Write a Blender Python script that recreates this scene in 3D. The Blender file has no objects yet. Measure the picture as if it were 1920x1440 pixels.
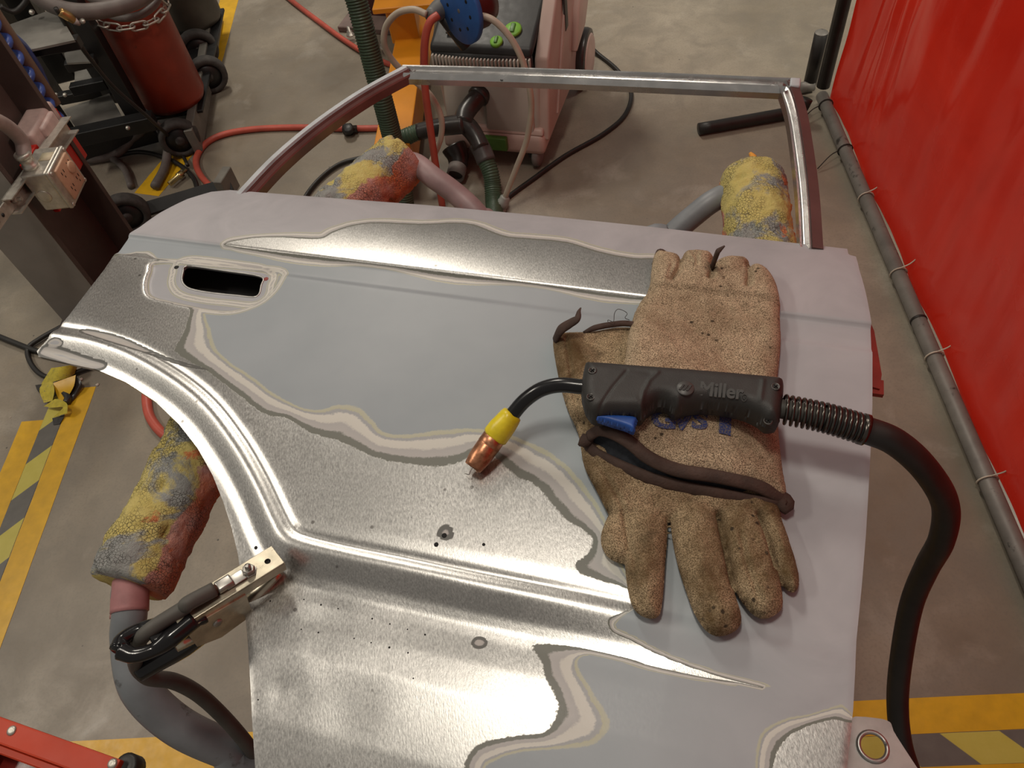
import bpy, bmesh, math, random
import numpy as np
from mathutils import Vector, Matrix, noise as mnoise
random.seed(7); rng = np.random.default_rng(7)
SC = bpy.context.scene
COL = SC.collection

# ---------------------------------------------------------------- camera
FPX, CAMH = 1442.0, 1.6
NADIR = (1150.0, 1770.0)                      # vertical vanishing point of the photograph
_n = np.array([NADIR[0]-960, -(NADIR[1]-720), -FPX]); _n /= np.linalg.norm(_n)
_up = -_n
_y = np.array([0, 0, -1.0]); _y = _y-_up*(_y@_up); _y /= np.linalg.norm(_y)
_x = np.cross(_y, _up)
ROT = np.stack([_x, _y, _up])                 # world = ROT @ camera
cam_data = bpy.data.cameras.new('camera'); cam = bpy.data.objects.new('camera', cam_data); COL.objects.link(cam)
cam_data.sensor_fit = 'HORIZONTAL'; cam_data.sensor_width = 36.0
cam_data.lens = FPX/1920*36.0; cam_data.clip_start = 0.02
cam.matrix_world = Matrix.Translation((0, 0, CAMH)) @ Matrix([list(r) for r in ROT]).to_4x4()
SC.camera = cam

# ---------------------------------------------------------------- world, lights, exposure
SC.view_settings.view_transform = 'Standard'; SC.view_settings.look = 'None'
SC.view_settings.gamma = 1.0; SC.view_settings.use_curve_mapping = False
SC.view_settings.exposure = 0.0
w = bpy.data.worlds.new('workshop_air'); SC.world = w; w.use_nodes = True
w.node_tree.nodes['Background'].inputs[0].default_value = (1.0, 0.93, 0.84, 1)
w.node_tree.nodes['Background'].inputs[1].default_value = 0.20
def area(name, loc, size, power, target, col=(1, 0.92, 0.80)):
    l = bpy.data.lights.new(name, 'AREA'); l.shape = 'RECTANGLE'; l.size, l.size_y = size; l.energy = power; l.color = col
    o = bpy.data.objects.new(name, l); COL.objects.link(o); o.location = loc
    o.rotation_euler = (Vector(target)-Vector(loc)).to_track_quat('-Z', 'Y').to_euler()
    return o
area('ceiling_light_near', (-0.24, 0.78, 4.3), (0.30, 0.6), 35, (-0.24, 0.78, 0))
area('ceiling_light_far', (-0.6, 4.6, 4.3), (0.4, 1.3), 95, (-0.6, 4.6, 0))
area('ceiling_light_side', (-3.6, 1.8, 4.3), (0.4, 1.3), 62, (-3.6, 1.8, 0))
area('ceiling_light_bay', (3.4, 1.2, 4.3), (0.4, 1.3), 130, (3.4, 1.2, 0))

# ---------------------------------------------------------------- helpers
def ray(px, py):
    return ROT @ np.array([px-960, -(py-720), -FPX])
def W(px, py, z):                             # point of the horizontal plane at height z
    d = ray(px, py); t = (z-CAMH)/d[2]
    return np.array([0, 0, CAMH])+t*d
def WR(px, py, r):                            # point at horizontal distance r from the camera's foot
    d = ray(px, py); t = r/np.hypot(d[0], d[1])
    return np.array([0, 0, CAMH])+t*d
ORIG = {}
def tag(o, label=None, cat=None, group=None, kind=None):
    if label: o['label'] = label
    if cat: o['category'] = cat
    if group: o['group'] = group
    if kind: o['kind'] = kind
    return o
def thing(name, label, cat, loc, group=None):
    o = bpy.data.objects.new(name, None); COL.objects.link(o)
    o.empty_display_size = 0.05; o.location = tuple(loc); ORIG[o.name] = np.array(loc, float)
    return tag(o, label, cat, group)
def obj(name, vf, mat, parent=None, smooth=True, loc=None, label=None):
    v, f = vf
    v = np.asarray(v, float).reshape(-1, 3)
    if parent is not None: org = ORIG[parent.name]
    elif loc is not None: org = np.array(loc, float)
    else: org = np.array([(v[:, 0].min()+v[:, 0].max())/2, (v[:, 1].min()+v[:, 1].max())/2, v[:, 2].min()])
    me = bpy.data.meshes.new(name)
    me.from_pydata((v-org).tolist(), [], [tuple(int(i) for i in q) for q in f]); me.update()
    bm = bmesh.new(); bm.from_mesh(me); bmesh.ops.recalc_face_normals(bm, faces=bm.faces[:]); bm.to_mesh(me); bm.free()
    o = bpy.data.objects.new(name, me); COL.objects.link(o)
    if mat is not None: me.materials.append(mat)
    if smooth:
        for p in me.polygons: p.use_smooth = True
    if parent is not None: o.parent = parent
    else: o.location = tuple(org)
    ORIG[o.name] = org
    if label: o['label'] = label
    return o
def sharp(o, ang=35):
    me = o.data; bm = bmesh.new(); bm.from_mesh(me)
    for e in bm.edges:
        if len(e.link_faces) == 2 and e.calc_face_angle(0) > math.radians(ang): e.smooth = False
    bm.to_mesh(me); bm.free(); return o
def merge(*parts):
    V, F = [], []
    for v, f in parts:
        b = len(V); V.extend([tuple(p) for p in v]); F.extend([tuple(i+b for i in q) for q in f])
    return V, F
def catmull(pts, res):
    P = np.asarray(pts, float)
    if len(P) < 3 or res <= 1: return P
    Q = np.vstack([2*P[0]-P[1], P, 2*P[-1]-P[-2]]); out = []
    for i in range(1, len(Q)-2):
        p0, p1, p2, p3 = Q[i-1:i+3]
        for t in np.linspace(0, 1, res, endpoint=False):
            out.append(0.5*((2*p1)+(-p0+p2)*t+(2*p0-5*p1+4*p2-p3)*t*t+(-p0+3*p1-3*p2+p3)*t**3))
    out.append(P[-1]); return np.array(out)
def frames(C):
    T = np.gradient(C, axis=0); T /= np.linalg.norm(T, axis=1)[:, None]+1e-12
    a = np.array([0, 0, 1.0]) if abs(T[0][2]) < 0.9 else np.array([1.0, 0, 0])
    N = [np.cross(T[0], a)]; N[0] /= np.linalg.norm(N[0])
    for i in range(1, len(C)):
        n = N[-1]-T[i]*(N[-1]@T[i]); N.append(n/(np.linalg.norm(n)+1e-12))
    N = np.array(N); return T, N, np.cross(T, N)
def tube(pts, r, n=12, res=8, flat=1.0, closed=False, rfun=None):
    C = catmull(pts, res); T, N, B = frames(C)
    m = len(C)
    if np.ndim(r) == 0: R = np.full(m, float(r))
    else: R = np.interp(np.linspace(0, 1, m), np.linspace(0, 1, len(r)), r)
    if rfun is not None:
        s = np.concatenate([[0], np.cumsum(np.linalg.norm(np.diff(C, axis=0), axis=1))]); R = R*rfun(s)
    V = []; F = []
    for i in range(m):
        for k in range(n):
            a = 2*math.pi*k/n
            V.append(C[i]+R[i]*(math.cos(a)*N[i]+flat*math.sin(a)*B[i]))
    for i in range(m-1):
        for k in range(n):
            F.append((i*n+k, i*n+(k+1) % n, (i+1)*n+(k+1) % n, (i+1)*n+k))
    F.append(tuple(range(n))[::-1]); F.append(tuple((m-1)*n+k for k in range(n)))
    return V, F
def resample(pts, step):
    C = catmull(pts, 12); s = np.concatenate([[0], np.cumsum(np.linalg.norm(np.diff(C, axis=0), axis=1))])
    t = np.linspace(0, s[-1], max(4, int(s[-1]/step)))
    return np.stack([np.interp(t, s, C[:, k]) for k in range(3)], 1)
def corrugated(pts, r, pitch=0.008, amp=0.1, n=14):
    C = resample(pts, pitch/4)
    return tube(C, r, n=n, res=1, rfun=lambda s: 1+amp*np.cos(2*math.pi*s/pitch))
def box(c, s, ax=None, bevel=0.0, seg=2):
    bm = bmesh.new(); bmesh.ops.create_cube(bm, size=1.0)
    for v in bm.verts: v.co = Vector((v.co.x*s[0], v.co.y*s[1], v.co.z*s[2]))
    if bevel > 0: bmesh.ops.bevel(bm, geom=bm.edges[:], offset=bevel, segments=seg, profile=0.6, affect='EDGES')
    A = np.eye(3) if ax is None else np.array(ax)         # rows = local axes in world
    V = [np.array(c)+np.array(v.co)@A for v in bm.verts]; F = [[v.index for v in f.verts] for f in bm.faces]
    bm.free(); return V, F
def axes(deg):                                # local frame turned about z
    a = math.radians(deg); return np.array([[math.cos(a), math.sin(a), 0], [-math.sin(a), math.cos(a), 0], [0, 0, 1.0]])
def frame_from(d, up=(0, 0, 1)):              # z axis along d
    d = np.array(d, float); d /= np.linalg.norm(d); up = np.array(up, float)
    if abs(d@up) > 0.95: up = np.array([1.0, 0, 0])
    x = np.cross(up, d); x /= np.linalg.norm(x); return np.stack([x, np.cross(d, x), d])
def lathe(c, d, prof, n=32, cap=True):        # prof: list of (r, h) along d
    A = frame_from(d); V = []; F = []
    for r, h in prof:
        for k in range(n):
            a = 2*math.pi*k/n; V.append(np.array(c)+np.array([r*math.cos(a), r*math.sin(a), h])@A)
    m = len(prof)
    for i in range(m-1):
        for k in range(n): F.append((i*n+k, i*n+(k+1) % n, (i+1)*n+(k+1) % n, (i+1)*n+k))
    if cap: F.append(tuple(range(n))[::-1]); F.append(tuple((m-1)*n+k for k in range(n)))
    return V, F
def prism(poly, z0, z1, ax=None, c=(0, 0, 0), bevel=0.0):   # poly in local xy
    bm = bmesh.new(); vs = [bm.verts.new((p[0], p[1], z0)) for p in poly]; f = bm.faces.new(vs)
    r = bmesh.ops.extrude_face_region(bm, geom=[f])
    for e in r['geom']:
        if isinstance(e, bmesh.types.BMVert): e.co.z = z1
    bmesh.ops.recalc_face_normals(bm, faces=bm.faces[:])
    if bevel > 0: bmesh.ops.bevel(bm, geom=[e for e in bm.edges if e.calc_face_angle(0) > 0.5], offset=bevel, segments=2, profile=0.6, affect='EDGES')
    A = np.eye(3) if ax is None else np.array(ax); bm.verts.index_update()
    V = [np.array(c)+np.array(v.co)@A for v in bm.verts]; F = [[v.index for v in f.verts] for f in bm.faces]; bm.free(); return V, F
def torus_link(c, ax, L, Wd, r, n=6, m=10):   # chain link, long axis = ax[0], flat in ax[0], ax[1]
    pts = []
    for k in range(m*2):
        a = 2*math.pi*k/(m*2); x = math.cos(a)*Wd/2+(L-Wd)/2*(1 if math.cos(a) > 0 else -1); y = math.sin(a)*Wd/2
        pts.append(np.array(c)+x*ax[0]+y*ax[1])
    P = np.array(pts); M = len(P); V = []; F = []; nz = ax[2]; cen = np.array(c)
    for i in range(M):
        T = P[(i+1) % M]-P[i-1]; T /= np.linalg.norm(T); B = np.cross(T, nz)
        for k in range(n):
            a = 2*math.pi*k/n; V.append(P[i]+r*(math.cos(a)*B+math.sin(a)*nz))
    for i in range(M):
        for k in range(n):
            j = (i+1) % M; F.append((i*n+k, i*n+(k+1) % n, j*n+(k+1) % n, j*n+k))
    return V, F
def bump_noise(V, amp, scale, seed=0):
    out = []
    for p in V:
        q = Vector(p)*scale+Vector((seed*3.1, seed*1.7, 0)); out.append(np.array(p)+amp*np.array(mnoise.noise_vector(q)))
    return out

# ---------------------------------------------------------------- polygon distance (numpy)
def poly_sd(P, poly):                         # signed distance, positive inside; plus nearest point
    P = np.asarray(P, float); poly = np.asarray(poly, float); n = len(poly)
    best = np.full(len(P), 1e9); near = np.zeros_like(P); ins = np.zeros(len(P), bool)
    for i in range(n):
        a, b = poly[i], poly[(i+1) % n]; ab = b-a; L = ab@ab+1e-18
        t = np.clip(((P-a)@ab)/L, 0, 1); q = a+t[:, None]*ab; d = np.hypot(*(P-q).T)
        k = d < best; best[k] = d[k]; near[k] = q[k]
        c = ((a[1] > P[:, 1]) != (b[1] > P[:, 1]))
        with np.errstate(divide='ignore', invalid='ignore'):
            xi = (b[0]-a[0])*(P[:, 1]-a[1])/(b[1]-a[1]+1e-30)+a[0]
        ins ^= c & (P[:, 0] < xi)
    return np.where(ins, best, -best), near
def line_sd(P, line):                         # distance to an open polyline, sign by side, plus arc position
    P = np.asarray(P, float); line = np.asarray(line, float)
    best = np.full(len(P), 1e9); sg = np.ones(len(P)); arc = np.zeros(len(P)); s0 = 0
    for i in range(len(line)-1):
        a, b = line[i], line[i+1]; ab = b-a; L = math.hypot(*ab)
        t = np.clip(((P-a)@ab)/(L*L), 0, 1); q = a+t[:, None]*ab; d = np.hypot(*(P-q).T)
        k = d < best-1e-9; best[k] = d[k]; arc[k] = s0+t[k]*L
        cr = ab[0]*(P[:, 1]-a[1])-ab[1]*(P[:, 0]-a[0]); sg[k] = np.where(cr[k] > 0, -1, 1)
        s0 += L
    return best*sg, arc, s0
def smooth_poly(pts, res=6, closed=True):
    P = np.asarray(pts, float)
    if not closed: return catmull(P, res)
    n = len(P); out = []
    for i in range(n):
        p0, p1, p2, p3 = P[i-1], P[i], P[(i+1) % n], P[(i+2) % n]
        for t in np.linspace(0, 1, res, endpoint=False):
            out.append(0.5*((2*p1)+(-p0+p2)*t+(2*p0-5*p1+4*p2-p3)*t*t+(-p0+3*p1-3*p2+p3)*t**3))
    return np.array(out)
def grid_cut(polys, holes, g):
    """grid faces covering the union of polys minus holes; outside vertices snapped to the outline"""
    A = np.vstack(polys); lo = A.min(0)-2*g; hi = A.max(0)+2*g
    nx, ny = np.ceil((hi-lo)/g).astype(int)+1
    X, Y = np.meshgrid(lo[0]+g*np.arange(nx), lo[1]+g*np.arange(ny), indexing='ij'); P = np.stack([X.ravel(), Y.ravel()], 1)
    sd = np.full(len(P), -1e9); near = P.copy()
    for p in polys:
        s, q = poly_sd(P, p); k = s > sd; sd[k] = s[k]; near[k] = q[k]
    for h in holes:
        s, q = poly_sd(P, h); k = -s < sd; sd[k] = -s[k]; near[k] = q[k]
    idx = np.arange(nx*ny).reshape(nx, ny)
    Q = np.stack([idx[:-1, :-1], idx[1:, :-1], idx[1:, 1:], idx[:-1, 1:]], -1).reshape(-1, 4)
    keep = (sd[Q] > 0).sum(1) >= 1; keep &= (sd[Q] > -1.5*g).all(1); Q = Q[keep]
    P = P.copy(); out = sd <= 0; P[out] = near[out]
    close = (sd > 0) & (sd < 0.3*g); P[close] = near[close]
    used = np.unique(Q); rm = np.full(len(P), -1); rm[used] = np.arange(len(used)); Q = rm[Q]
    return P[used], Q, np.maximum(sd[used]*(~close[used]), 0)
def boundary_edges(Q):
    E = {}
    for q in Q:
        for i in range(4):
            a, b = int(q[i]), int(q[(i+1) % 4])
            if (b, a) in E: del E[(b, a)]
            else: E[(a, b)] = 1
    return list(E)

# ---------------------------------------------------------------- materials
MATS = {}
class NT:
    def __init__(s, name):
        s.m = bpy.data.materials.new(name); s.m.use_nodes = True; s.t = s.m.node_tree; s.n = s.t.nodes; s.l = s.t.links
        s.b = s.n['Principled BSDF']; s.tc = s.n.new('ShaderNodeTexCoord'); s.co = s.tc.outputs['Object']
    def link(s, a, b): s.l.new(a, b)
    def noise(s, scale, detail=4, rough=0.55, co=None, stretch=None, dist=0.0):
        c = co or s.co
        if stretch:
            mp = s.n.new('ShaderNodeMapping'); mp.inputs['Scale'].default_value = stretch; s.link(c, mp.inputs[0]); c = mp.outputs[0]
        n = s.n.new('ShaderNodeTexNoise'); n.inputs['Scale'].default_value = scale; n.inputs['Detail'].default_value = detail
        n.inputs['Roughness'].default_value = rough; n.inputs['Distortion'].default_value = dist; s.link(c, n.inputs['Vector']); return n.outputs['Fac']
    def voro(s, scale, co=None, feature='F1'):
        n = s.n.new('ShaderNodeTexVoronoi'); n.feature = feature; n.inputs['Scale'].default_value = scale; s.link(co or s.co, n.inputs['Vector']); return n.outputs['Distance']
    def ramp(s, fac, stops, interp='LINEAR'):
        r = s.n.new('ShaderNodeValToRGB'); r.color_ramp.interpolation = interp; e = r.color_ramp.elements
        while len(e) < len(stops): e.new(0.5)
        for i, (p, c) in enumerate(stops):
            e[i].position = p; e[i].color = (c, c, c, 1) if np.ndim(c) == 0 else (*c, 1)
        s.link(fac, r.inputs[0]); return r.outputs['Color']
    def mix(s, fac, a, b, mode='MIX'):
        n = s.n.new('ShaderNodeMix'); n.data_type = 'RGBA'; n.blend_type = mode
        for sock, v in ((n.inputs[0], fac), (n.inputs[6], a), (n.inputs[7], b)):
            if isinstance(v, bpy.types.NodeSocket): s.link(v, sock)
            elif np.ndim(v) == 0: sock.default_value = v
            else: sock.default_value = (*v, 1)
        return n.outputs[2]
    def math(s, op, a, b=0.0, c=None):
        n = s.n.new('ShaderNodeMath'); n.operation = op
        for i, v in enumerate((a, b) if c is None else (a, b, c)):
            if isinstance(v, bpy.types.NodeSocket): s.link(v, n.inputs[i])
            else: n.inputs[i].default_value = v
        return n.outputs[0]
    def attr(s, name):
        n = s.n.new('ShaderNodeAttribute'); n.attribute_name = name; return n.outputs['Fac']
    def sep(s, co=None):
        n = s.n.new('ShaderNodeSeparateXYZ'); s.link(co or s.co, n.inputs[0]); return n.outputs
    def bump(s, h, strength=0.3, dist=0.002):
        n = s.n.new('ShaderNodeBump'); n.inputs['Strength'].default_value = strength; n.inputs['Distance'].default_value = dist
        s.link(h, n.inputs['Height']); s.link(n.outputs[0], s.b.inputs['Normal'])
    def set(s, color=None, rough=None, metal=None, spec=None):
        for k, v in (('Base Color', color), ('Roughness', rough), ('Metallic', metal), ('Specular IOR Level', spec)):
            if v is None: continue
            if isinstance(v, bpy.types.NodeSocket): s.link(v, s.b.inputs[k])
            elif np.ndim(v) == 0: s.b.inputs[k].default_value = v
            else: s.b.inputs[k].default_value = (*v, 1)
        return s.m
def plain(name, col, rough=0.5, metal=0.0, var=0.25, scale=20, bump=0.0, bscale=200, dirt=None):
    t = NT(name); n = t.noise(scale, 5)
    c = t.ramp(n, [(0.3, tuple(x*(1-var) for x in col)), (0.7, tuple(min(1, x*(1+var*0.6)) for x in col))])
    if dirt:
        k = t.ramp(t.noise(scale*2.3, 6, 0.65), [(dirt[1], 0.0), (min(1, dirt[1]+0.1), 1.0)]); c = t.mix(k, c, dirt[0])
    if bump: t.bump(t.noise(bscale, 3), bump, 0.001)
    r = t.math('MULTIPLY_ADD', t.noise(scale*1.7, 3), 0.25, rough-0.12)
    return t.set(c, r, metal)
def concrete():
    t = NT('sealed_concrete')
    n1 = t.noise(1.6, 8, 0.62); n2 = t.noise(9, 6, 0.6, dist=0.6); n3 = t.noise(160, 3)
    c = t.ramp(n1, [(0.30, (0.155, 0.126, 0.090)), (0.5, (0.255, 0.217, 0.165)), (0.70, (0.36, 0.313, 0.246))])
    c = t.mix(t.ramp(n2, [(0.42, 0.0), (0.62, 0.55)]), c, (0.20, 0.175, 0.14))
    c = t.mix(t.ramp(t.noise(5, 6, 0.6, dist=0.3), [(0.58, 0.0), (0.7, 0.35)]), c, (0.42, 0.38, 0.32))
    c = t.mix(t.ramp(n3, [(0.35, 0.3), (0.5, 0.0)]), c, (0.17, 0.15, 0.12))
    c = t.mix(t.ramp(t.voro(11), [(0.02, 0.9), (0.035, 0.0)]), c, (0.07, 0.06, 0.05))
    t.bump(n3, 0.08, 0.001)
    return t.set(c, t.math('MULTIPLY_ADD', n2, 0.35, 0.25))
M = {}
M['floor'] = concrete()
M['tape_y'] = plain('yellow_floor_tape', (0.70, 0.40, 0.015), 0.4, 0, 0.14, 30, dirt=((0.34, 0.20, 0.04), 0.68))
def hazard():
    t = NT('hazard_tape'); x = t.sep()
    s = t.math('ADD', x[0], x[1]); p = t.math('PINGPONG', s, 0.105)
    k = t.ramp(t.math('MULTIPLY', p, 1/0.105), [(0.49, 0.0), (0.51, 1.0)])
    n = t.noise(40, 5)
    c = t.mix(k, t.mix(n, (0.10, 0.095, 0.085), (0.17, 0.16, 0.14)), t.mix(n, (0.50, 0.43, 0.06), (0.62, 0.54, 0.12)))
    return t.set(c, 0.4)
M['hazard'] = hazard()
def door_skin():
    t = NT('sanded_door_skin')
    d = t.attr('feather'); zone = t.attr('primer_bounce_zone'); isl = t.attr('island')
    wob = t.math('MULTIPLY_ADD', t.noise(60, 4), 0.16, -0.08); fine = t.math('MULTIPLY_ADD', t.noise(420, 2), 0.10, -0.05)
    dd = t.math('ADD', t.math('ADD', d, wob), fine)
    f = t.math('MULTIPLY_ADD', dd, 0.4, 0.3)             # 0.3 = edge of bare steel, 0.7 = full primer
    lil_bounce = t.ramp(t.noise(9, 5, 0.6, dist=0.8), [(0.3, (0.335, 0.332, 0.352)), (0.7, (0.435, 0.428, 0.448))])  # lilac primer, partly standing in for red light bounced off the curtain
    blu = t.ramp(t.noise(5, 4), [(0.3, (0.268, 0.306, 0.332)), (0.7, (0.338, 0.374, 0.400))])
    prim = t.mix(zone, blu, lil_bounce)
    e = lambda p: 0.3+0.4*p
    ring = t.ramp(f, [(0.0, (0.15, 0.155, 0.13)), (e(.20), (0.155, 0.16, 0.135)), (e(.25), (0.43, 0.415, 0.40)), (e(.44), (0.40, 0.39, 0.38)),
                      (e(.50), (0.58, 0.565, 0.51)), (e(.72), (0.60, 0.585, 0.53)), (e(.77), (0.33, 0.34, 0.35)), (e(.84), (0.35, 0.355, 0.355)), (e(.87), (0.44, 0.435, 0.31)), (e(.97), (0.44, 0.44, 0.35))])
    paint = t.mix(t.ramp(f, [(e(.97), 0.0), (e(1.03), 1.0)]), ring, prim)
    # bare, orbital-sanded steel
    sw = t.noise(700, 3, 0.7, stretch=(1, 0.35, 1)); big = t.noise(7, 5, 0.6)
    steel = t.ramp(sw, [(0.25, (0.34, 0.333, 0.32)), (0.75, (0.70, 0.685, 0.655))])
    steel = t.mix(t.ramp(big, [(0.35, 0.45), (0.6, 0.0)]), steel, (0.34, 0.335, 0.32))
    pit = t.voro(30); steel = t.mix(t.ramp(pit, [(0.04, 0.8), (0.075, 0.0)]), steel, (0.16, 0.15, 0.14))
    k = t.ramp(f, [(e(-0.015), 0.0), (e(0.015), 1.0)])
    c = t.mix(k, steel, paint)
    spot = t.ramp(isl, [(0.45, 0.0), (0.5, 1.0)])
    c = t.mix(spot, c, t.ramp(isl, [(0.5, (0.10, 0.10, 0.09)), (0.6, (0.11, 0.11, 0.10)), (0.64, (0.42, 0.40, 0.38)), (0.8, (0.50, 0.48, 0.44)), (0.84, (0.38, 0.385, 0.40))]))
    kk = t.math('MAXIMUM', k, spot)
    metal = t.math('SUBTRACT', 1.0, kk)
    r = t.math('ADD', t.math('MULTIPLY', metal, -0.12), t.math('MULTIPLY_ADD', sw, 0.16, 0.36))
    hb = t.math('MULTIPLY', sw, metal)
    t.bump(hb, 0.16, 0.0006)
    return t.set(c, r, t.math('MULTIPLY', metal, 0.92))
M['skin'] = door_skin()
M['inner'] = plain('dark_inner_steel', (0.012, 0.011, 0.010), 0.7)
M['redpaint'] = plain('old_red_paint', (0.28, 0.03, 0.02), 0.45, 0, 0.3, 30)
M['chrome'] = plain('window_frame_alloy', (0.66, 0.65, 0.64), 0.24, 1.0, 0.15, 25)
M['framegrey'] = plain('frame_primer_grey', (0.46, 0.485, 0.51), 0.42, 0.0, 0.2, 25)
M['maroon'] = plain('channel_red_reflection', (0.21, 0.135, 0.125), 0.34, 0.5, 0.25, 18)  # maroon colour paints in the dark red reflected in the channel
M['plate'] = plain('bare_bracket_steel', (0.46, 0.45, 0.43), 0.42, 0.9, 0.25, 30)

# ---------------------------------------------------------------- floor and its markings
SX = axes(-6.9)                               # the workshop's own axes
obj('floor', box((0, 3.0, -0.05), (14, 14, 0.1)), M['floor'], smooth=False)['kind'] = 'structure'
def tape(name, p, q, wd, mat, label, z=0.0008, poly=None):
    p, q = np.array(p[:2]), np.array(q[:2]); d = (q-p)/np.linalg.norm(q-p); n = np.array([-d[1], d[0]]); L = np.linalg.norm(q-p)
    m = 24; V = []; F = []
    for i in range(m+1):
        for s in (-0.5, 0.5):
            wob = 0.0012*mnoise.noise(Vector((i*0.9, s*7, p[0]*5)))
            V.append((i/m*L, s*wd+wob, z)); V.append((i/m*L, s*wd+wob, 0.0))
    for i in range(m):
        a, b = i*4, i*4+4
        F += [(a, a+2, b+2, b), (a+1, b+1, b+3, a+3), (a, b, b+1, a+1), (a+2, a+3, b+3, b+2)]
    F += [(0, 1, 3, 2), (m*4, m*4+2, m*4+3, m*4+1)]
    o = obj(name, (V, F), mat, smooth=False, loc=(0, 0, 0)); o.location = (p[0], p[1], 0); o.rotation_euler = (0, 0, math.atan2(d[1], d[0]))
    return tag(o, label, 'floor tape', 'floor marking tapes')
ex, ey = SX[0], SX[1]
b0 = W(1602, 1315, 0)                         # a point on the near line's far edge
for k, (nm, mt, lab) in enumerate([('floor_tape', M['tape_y'], 'yellow tape line nearest the door, upper of two across the photo bottom'),
                                   ('hazard_tape', M['hazard'], 'black and yellow striped tape across the photo bottom, between yellow lines'),
                                   ('floor_tape', M['tape_y'], 'yellow tape line at the very bottom right edge of the photo')]):
    wd = 0.062 if k != 1 else 0.054
    off = [0.031, 0.0905, 0.149][k]
    c = b0-ey*off
    tape(nm, c-ex*2.2, c+ex*1.6, wd, mt, lab)
l0 = W(180, 725, 0)
for k, (nm, mt, lab, a) in enumerate([('floor_tape', M['tape_y'], 'yellow tape line at left, on the side nearer the stand', 0.0),
                                   ('hazard_tape', M['hazard'], 'black and yellow striped tape at left, ending under the crumpled tape', 0.05),
                                   ('floor_tape', M['tape_y'], 'yellow tape line at left, running out of the photo edge', -0.10)]):
    wd = 0.062 if k != 1 else 0.054
    off = [0.031, 0.0905, 0.149][k]
    c = l0-ex*off+ey*a
    tape(nm, c, c-ey*1.35, wd, mt, lab)
p = W(430, 0, 0); q = W(396, 122, 0)
tape('floor_tape', p+ (p-q)*0.6, q-(p-q)*0.10, 0.085, M['tape_y'], 'yellow tape line beside the gas cylinder cart at photo top')
p = W(345, 280, 0); q = W(275, 365, 0)
tape('floor_tape', p, q, 0.10, M['tape_y'], 'yellow tape patch under the looped grey cable by the cart')

# ---------------------------------------------------------------- the car door
ZD = 0.90
DU = axes(-23.16); DO = W(960, 720, ZD)
def to_uv(p): q = np.asarray(p)[..., :2]-DO[:2]; return np.stack([q@DU[0][:2], q@DU[1][:2]], -1)
def to_xy(uv): uv = np.asarray(uv); return DO[:2]+uv[..., :1]*DU[0][:2]+uv[..., 1:2]*DU[1][:2]
def flat_uv(px): return np.array([to_uv(W(x, y, ZD)) for x, y in px])
LA = flat_uv([(240, 440), (1630, 608)]); LB = flat_uv([(222, 473), (1632, 655)])
RIDGE = smooth_poly(flat_uv([(60, 618), (110, 625), (170, 636), (240, 660), (320, 705), (385, 758), (440, 830), (480, 900), (510, 965), (530, 1000), (560, 1017),
                             (640, 1037), (760, 1062), (900, 1092), (1050, 1122), (1180, 1150), (1330, 1185), (1600, 1250)]), 5, False)
RFADE = None
_s = np.linspace(-0.06, 0.5, 1121)
_k = np.interp(_s, [-0.06, -0.03, -0.018, -0.0115, -0.005, 0.0, 0.004, 0.012, 0.024, 0.036, 0.048, 0.07, 0.10, 0.16, 0.25, 0.5],
               [0, 0, -0.0008, -0.0036, -0.0005, 0.0004, -0.0004, -0.0042, -0.0105, -0.0130, -0.0122, -0.0085, -0.0055, -0.0065, -0.013, -0.04])
_kern = np.exp(-0.5*(np.arange(-9, 10)/3.2)**2); _kern /= _kern.sum()
_k = np.convolve(np.pad(_k, 9, mode='edge'), _kern, 'valid')
RECESS = smooth_poly(flat_uv([(292, 488), (400, 492), (470, 497), (528, 505), (520, 535), (490, 565), (440, 583), (390, 582), (320, 568), (278, 556), (270, 535), (276, 510)]), 5)
HOLE = smooth_poly(flat_uv([(349, 494), (420, 502), (486, 513), (487, 530), (478, 551), (440, 549), (385, 543), (350, 535), (338, 522), (340, 505)]), 4)
def relief(uv):
    uv = np.atleast_2d(uv); u, v = uv[:, 0], uv[:, 1]
    va = LA[0, 1]+(LA[1, 1]-LA[0, 1])*(u-LA[0, 0])/(LA[1, 0]-LA[0, 0])
    vb = LB[0, 1]+(LB[1, 1]-LB[0, 1])*(u-LB[0, 0])/(LB[1, 0]-LB[0, 0])
    sm = lambda x, wd: 1/(1+np.exp(-np.clip(x/wd, -40, 40)))
    z = -0.0042*sm(v-vb, 0.0016)+0.0052*sm(v-va, 0.0011)
    t = np.maximum(v-va, 0); z = z-0.06*t-1.1*t*t
    s, arc, L = line_sd(uv, RIDGE)
    f = np.interp(arc/L, [0, 0.62, 0.74, 0.86, 1.0], [1, 1, 0.8, 0.30, 0.12])
    prof = np.interp(s, _s, _k)
    far = np.interp(s, [0.06, 0.2], [0, 1])
    z = z+prof*(f*(1-far)+far)
    # main panel crown
    z = z-0.10*np.maximum(-v-0.05, 0)**2
    r, _ = poly_sd(uv, RECESS); z = z-0.0048*sm(r-0.003, 0.0013)
    # shallow dents in the lower quarter
    for (cx, cy, a, wd) in DENTS: z = z+a*np.exp(-((u-cx)**2+(v-cy)**2)/(2*wd*wd))
    return z
DENTS = [(*flat_uv([(520, 1290)])[0], -0.0012, 0.010), (*flat_uv([(560, 1250)])[0], 0.0006, 0.012), (*flat_uv([(600, 1100)])[0], -0.0010, 0.016),
         (*flat_uv([(700, 1160)])[0], 0.0006, 0.03), (*flat_uv([(640, 1330)])[0], -0.0012, 0.02), (*flat_uv([(545, 1200)])[0], 0.001, 0.012)]
def uv_at(px, extra=0.0):                     # photo point -> panel coordinates on the shaped skin
    out = []
    for x, y in px:
        z = ZD
        for _ in range(3): q = to_uv(W(x, y, z+extra)); z = ZD+relief(q)[0]
        out.append(q)
    return np.array(out)
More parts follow.
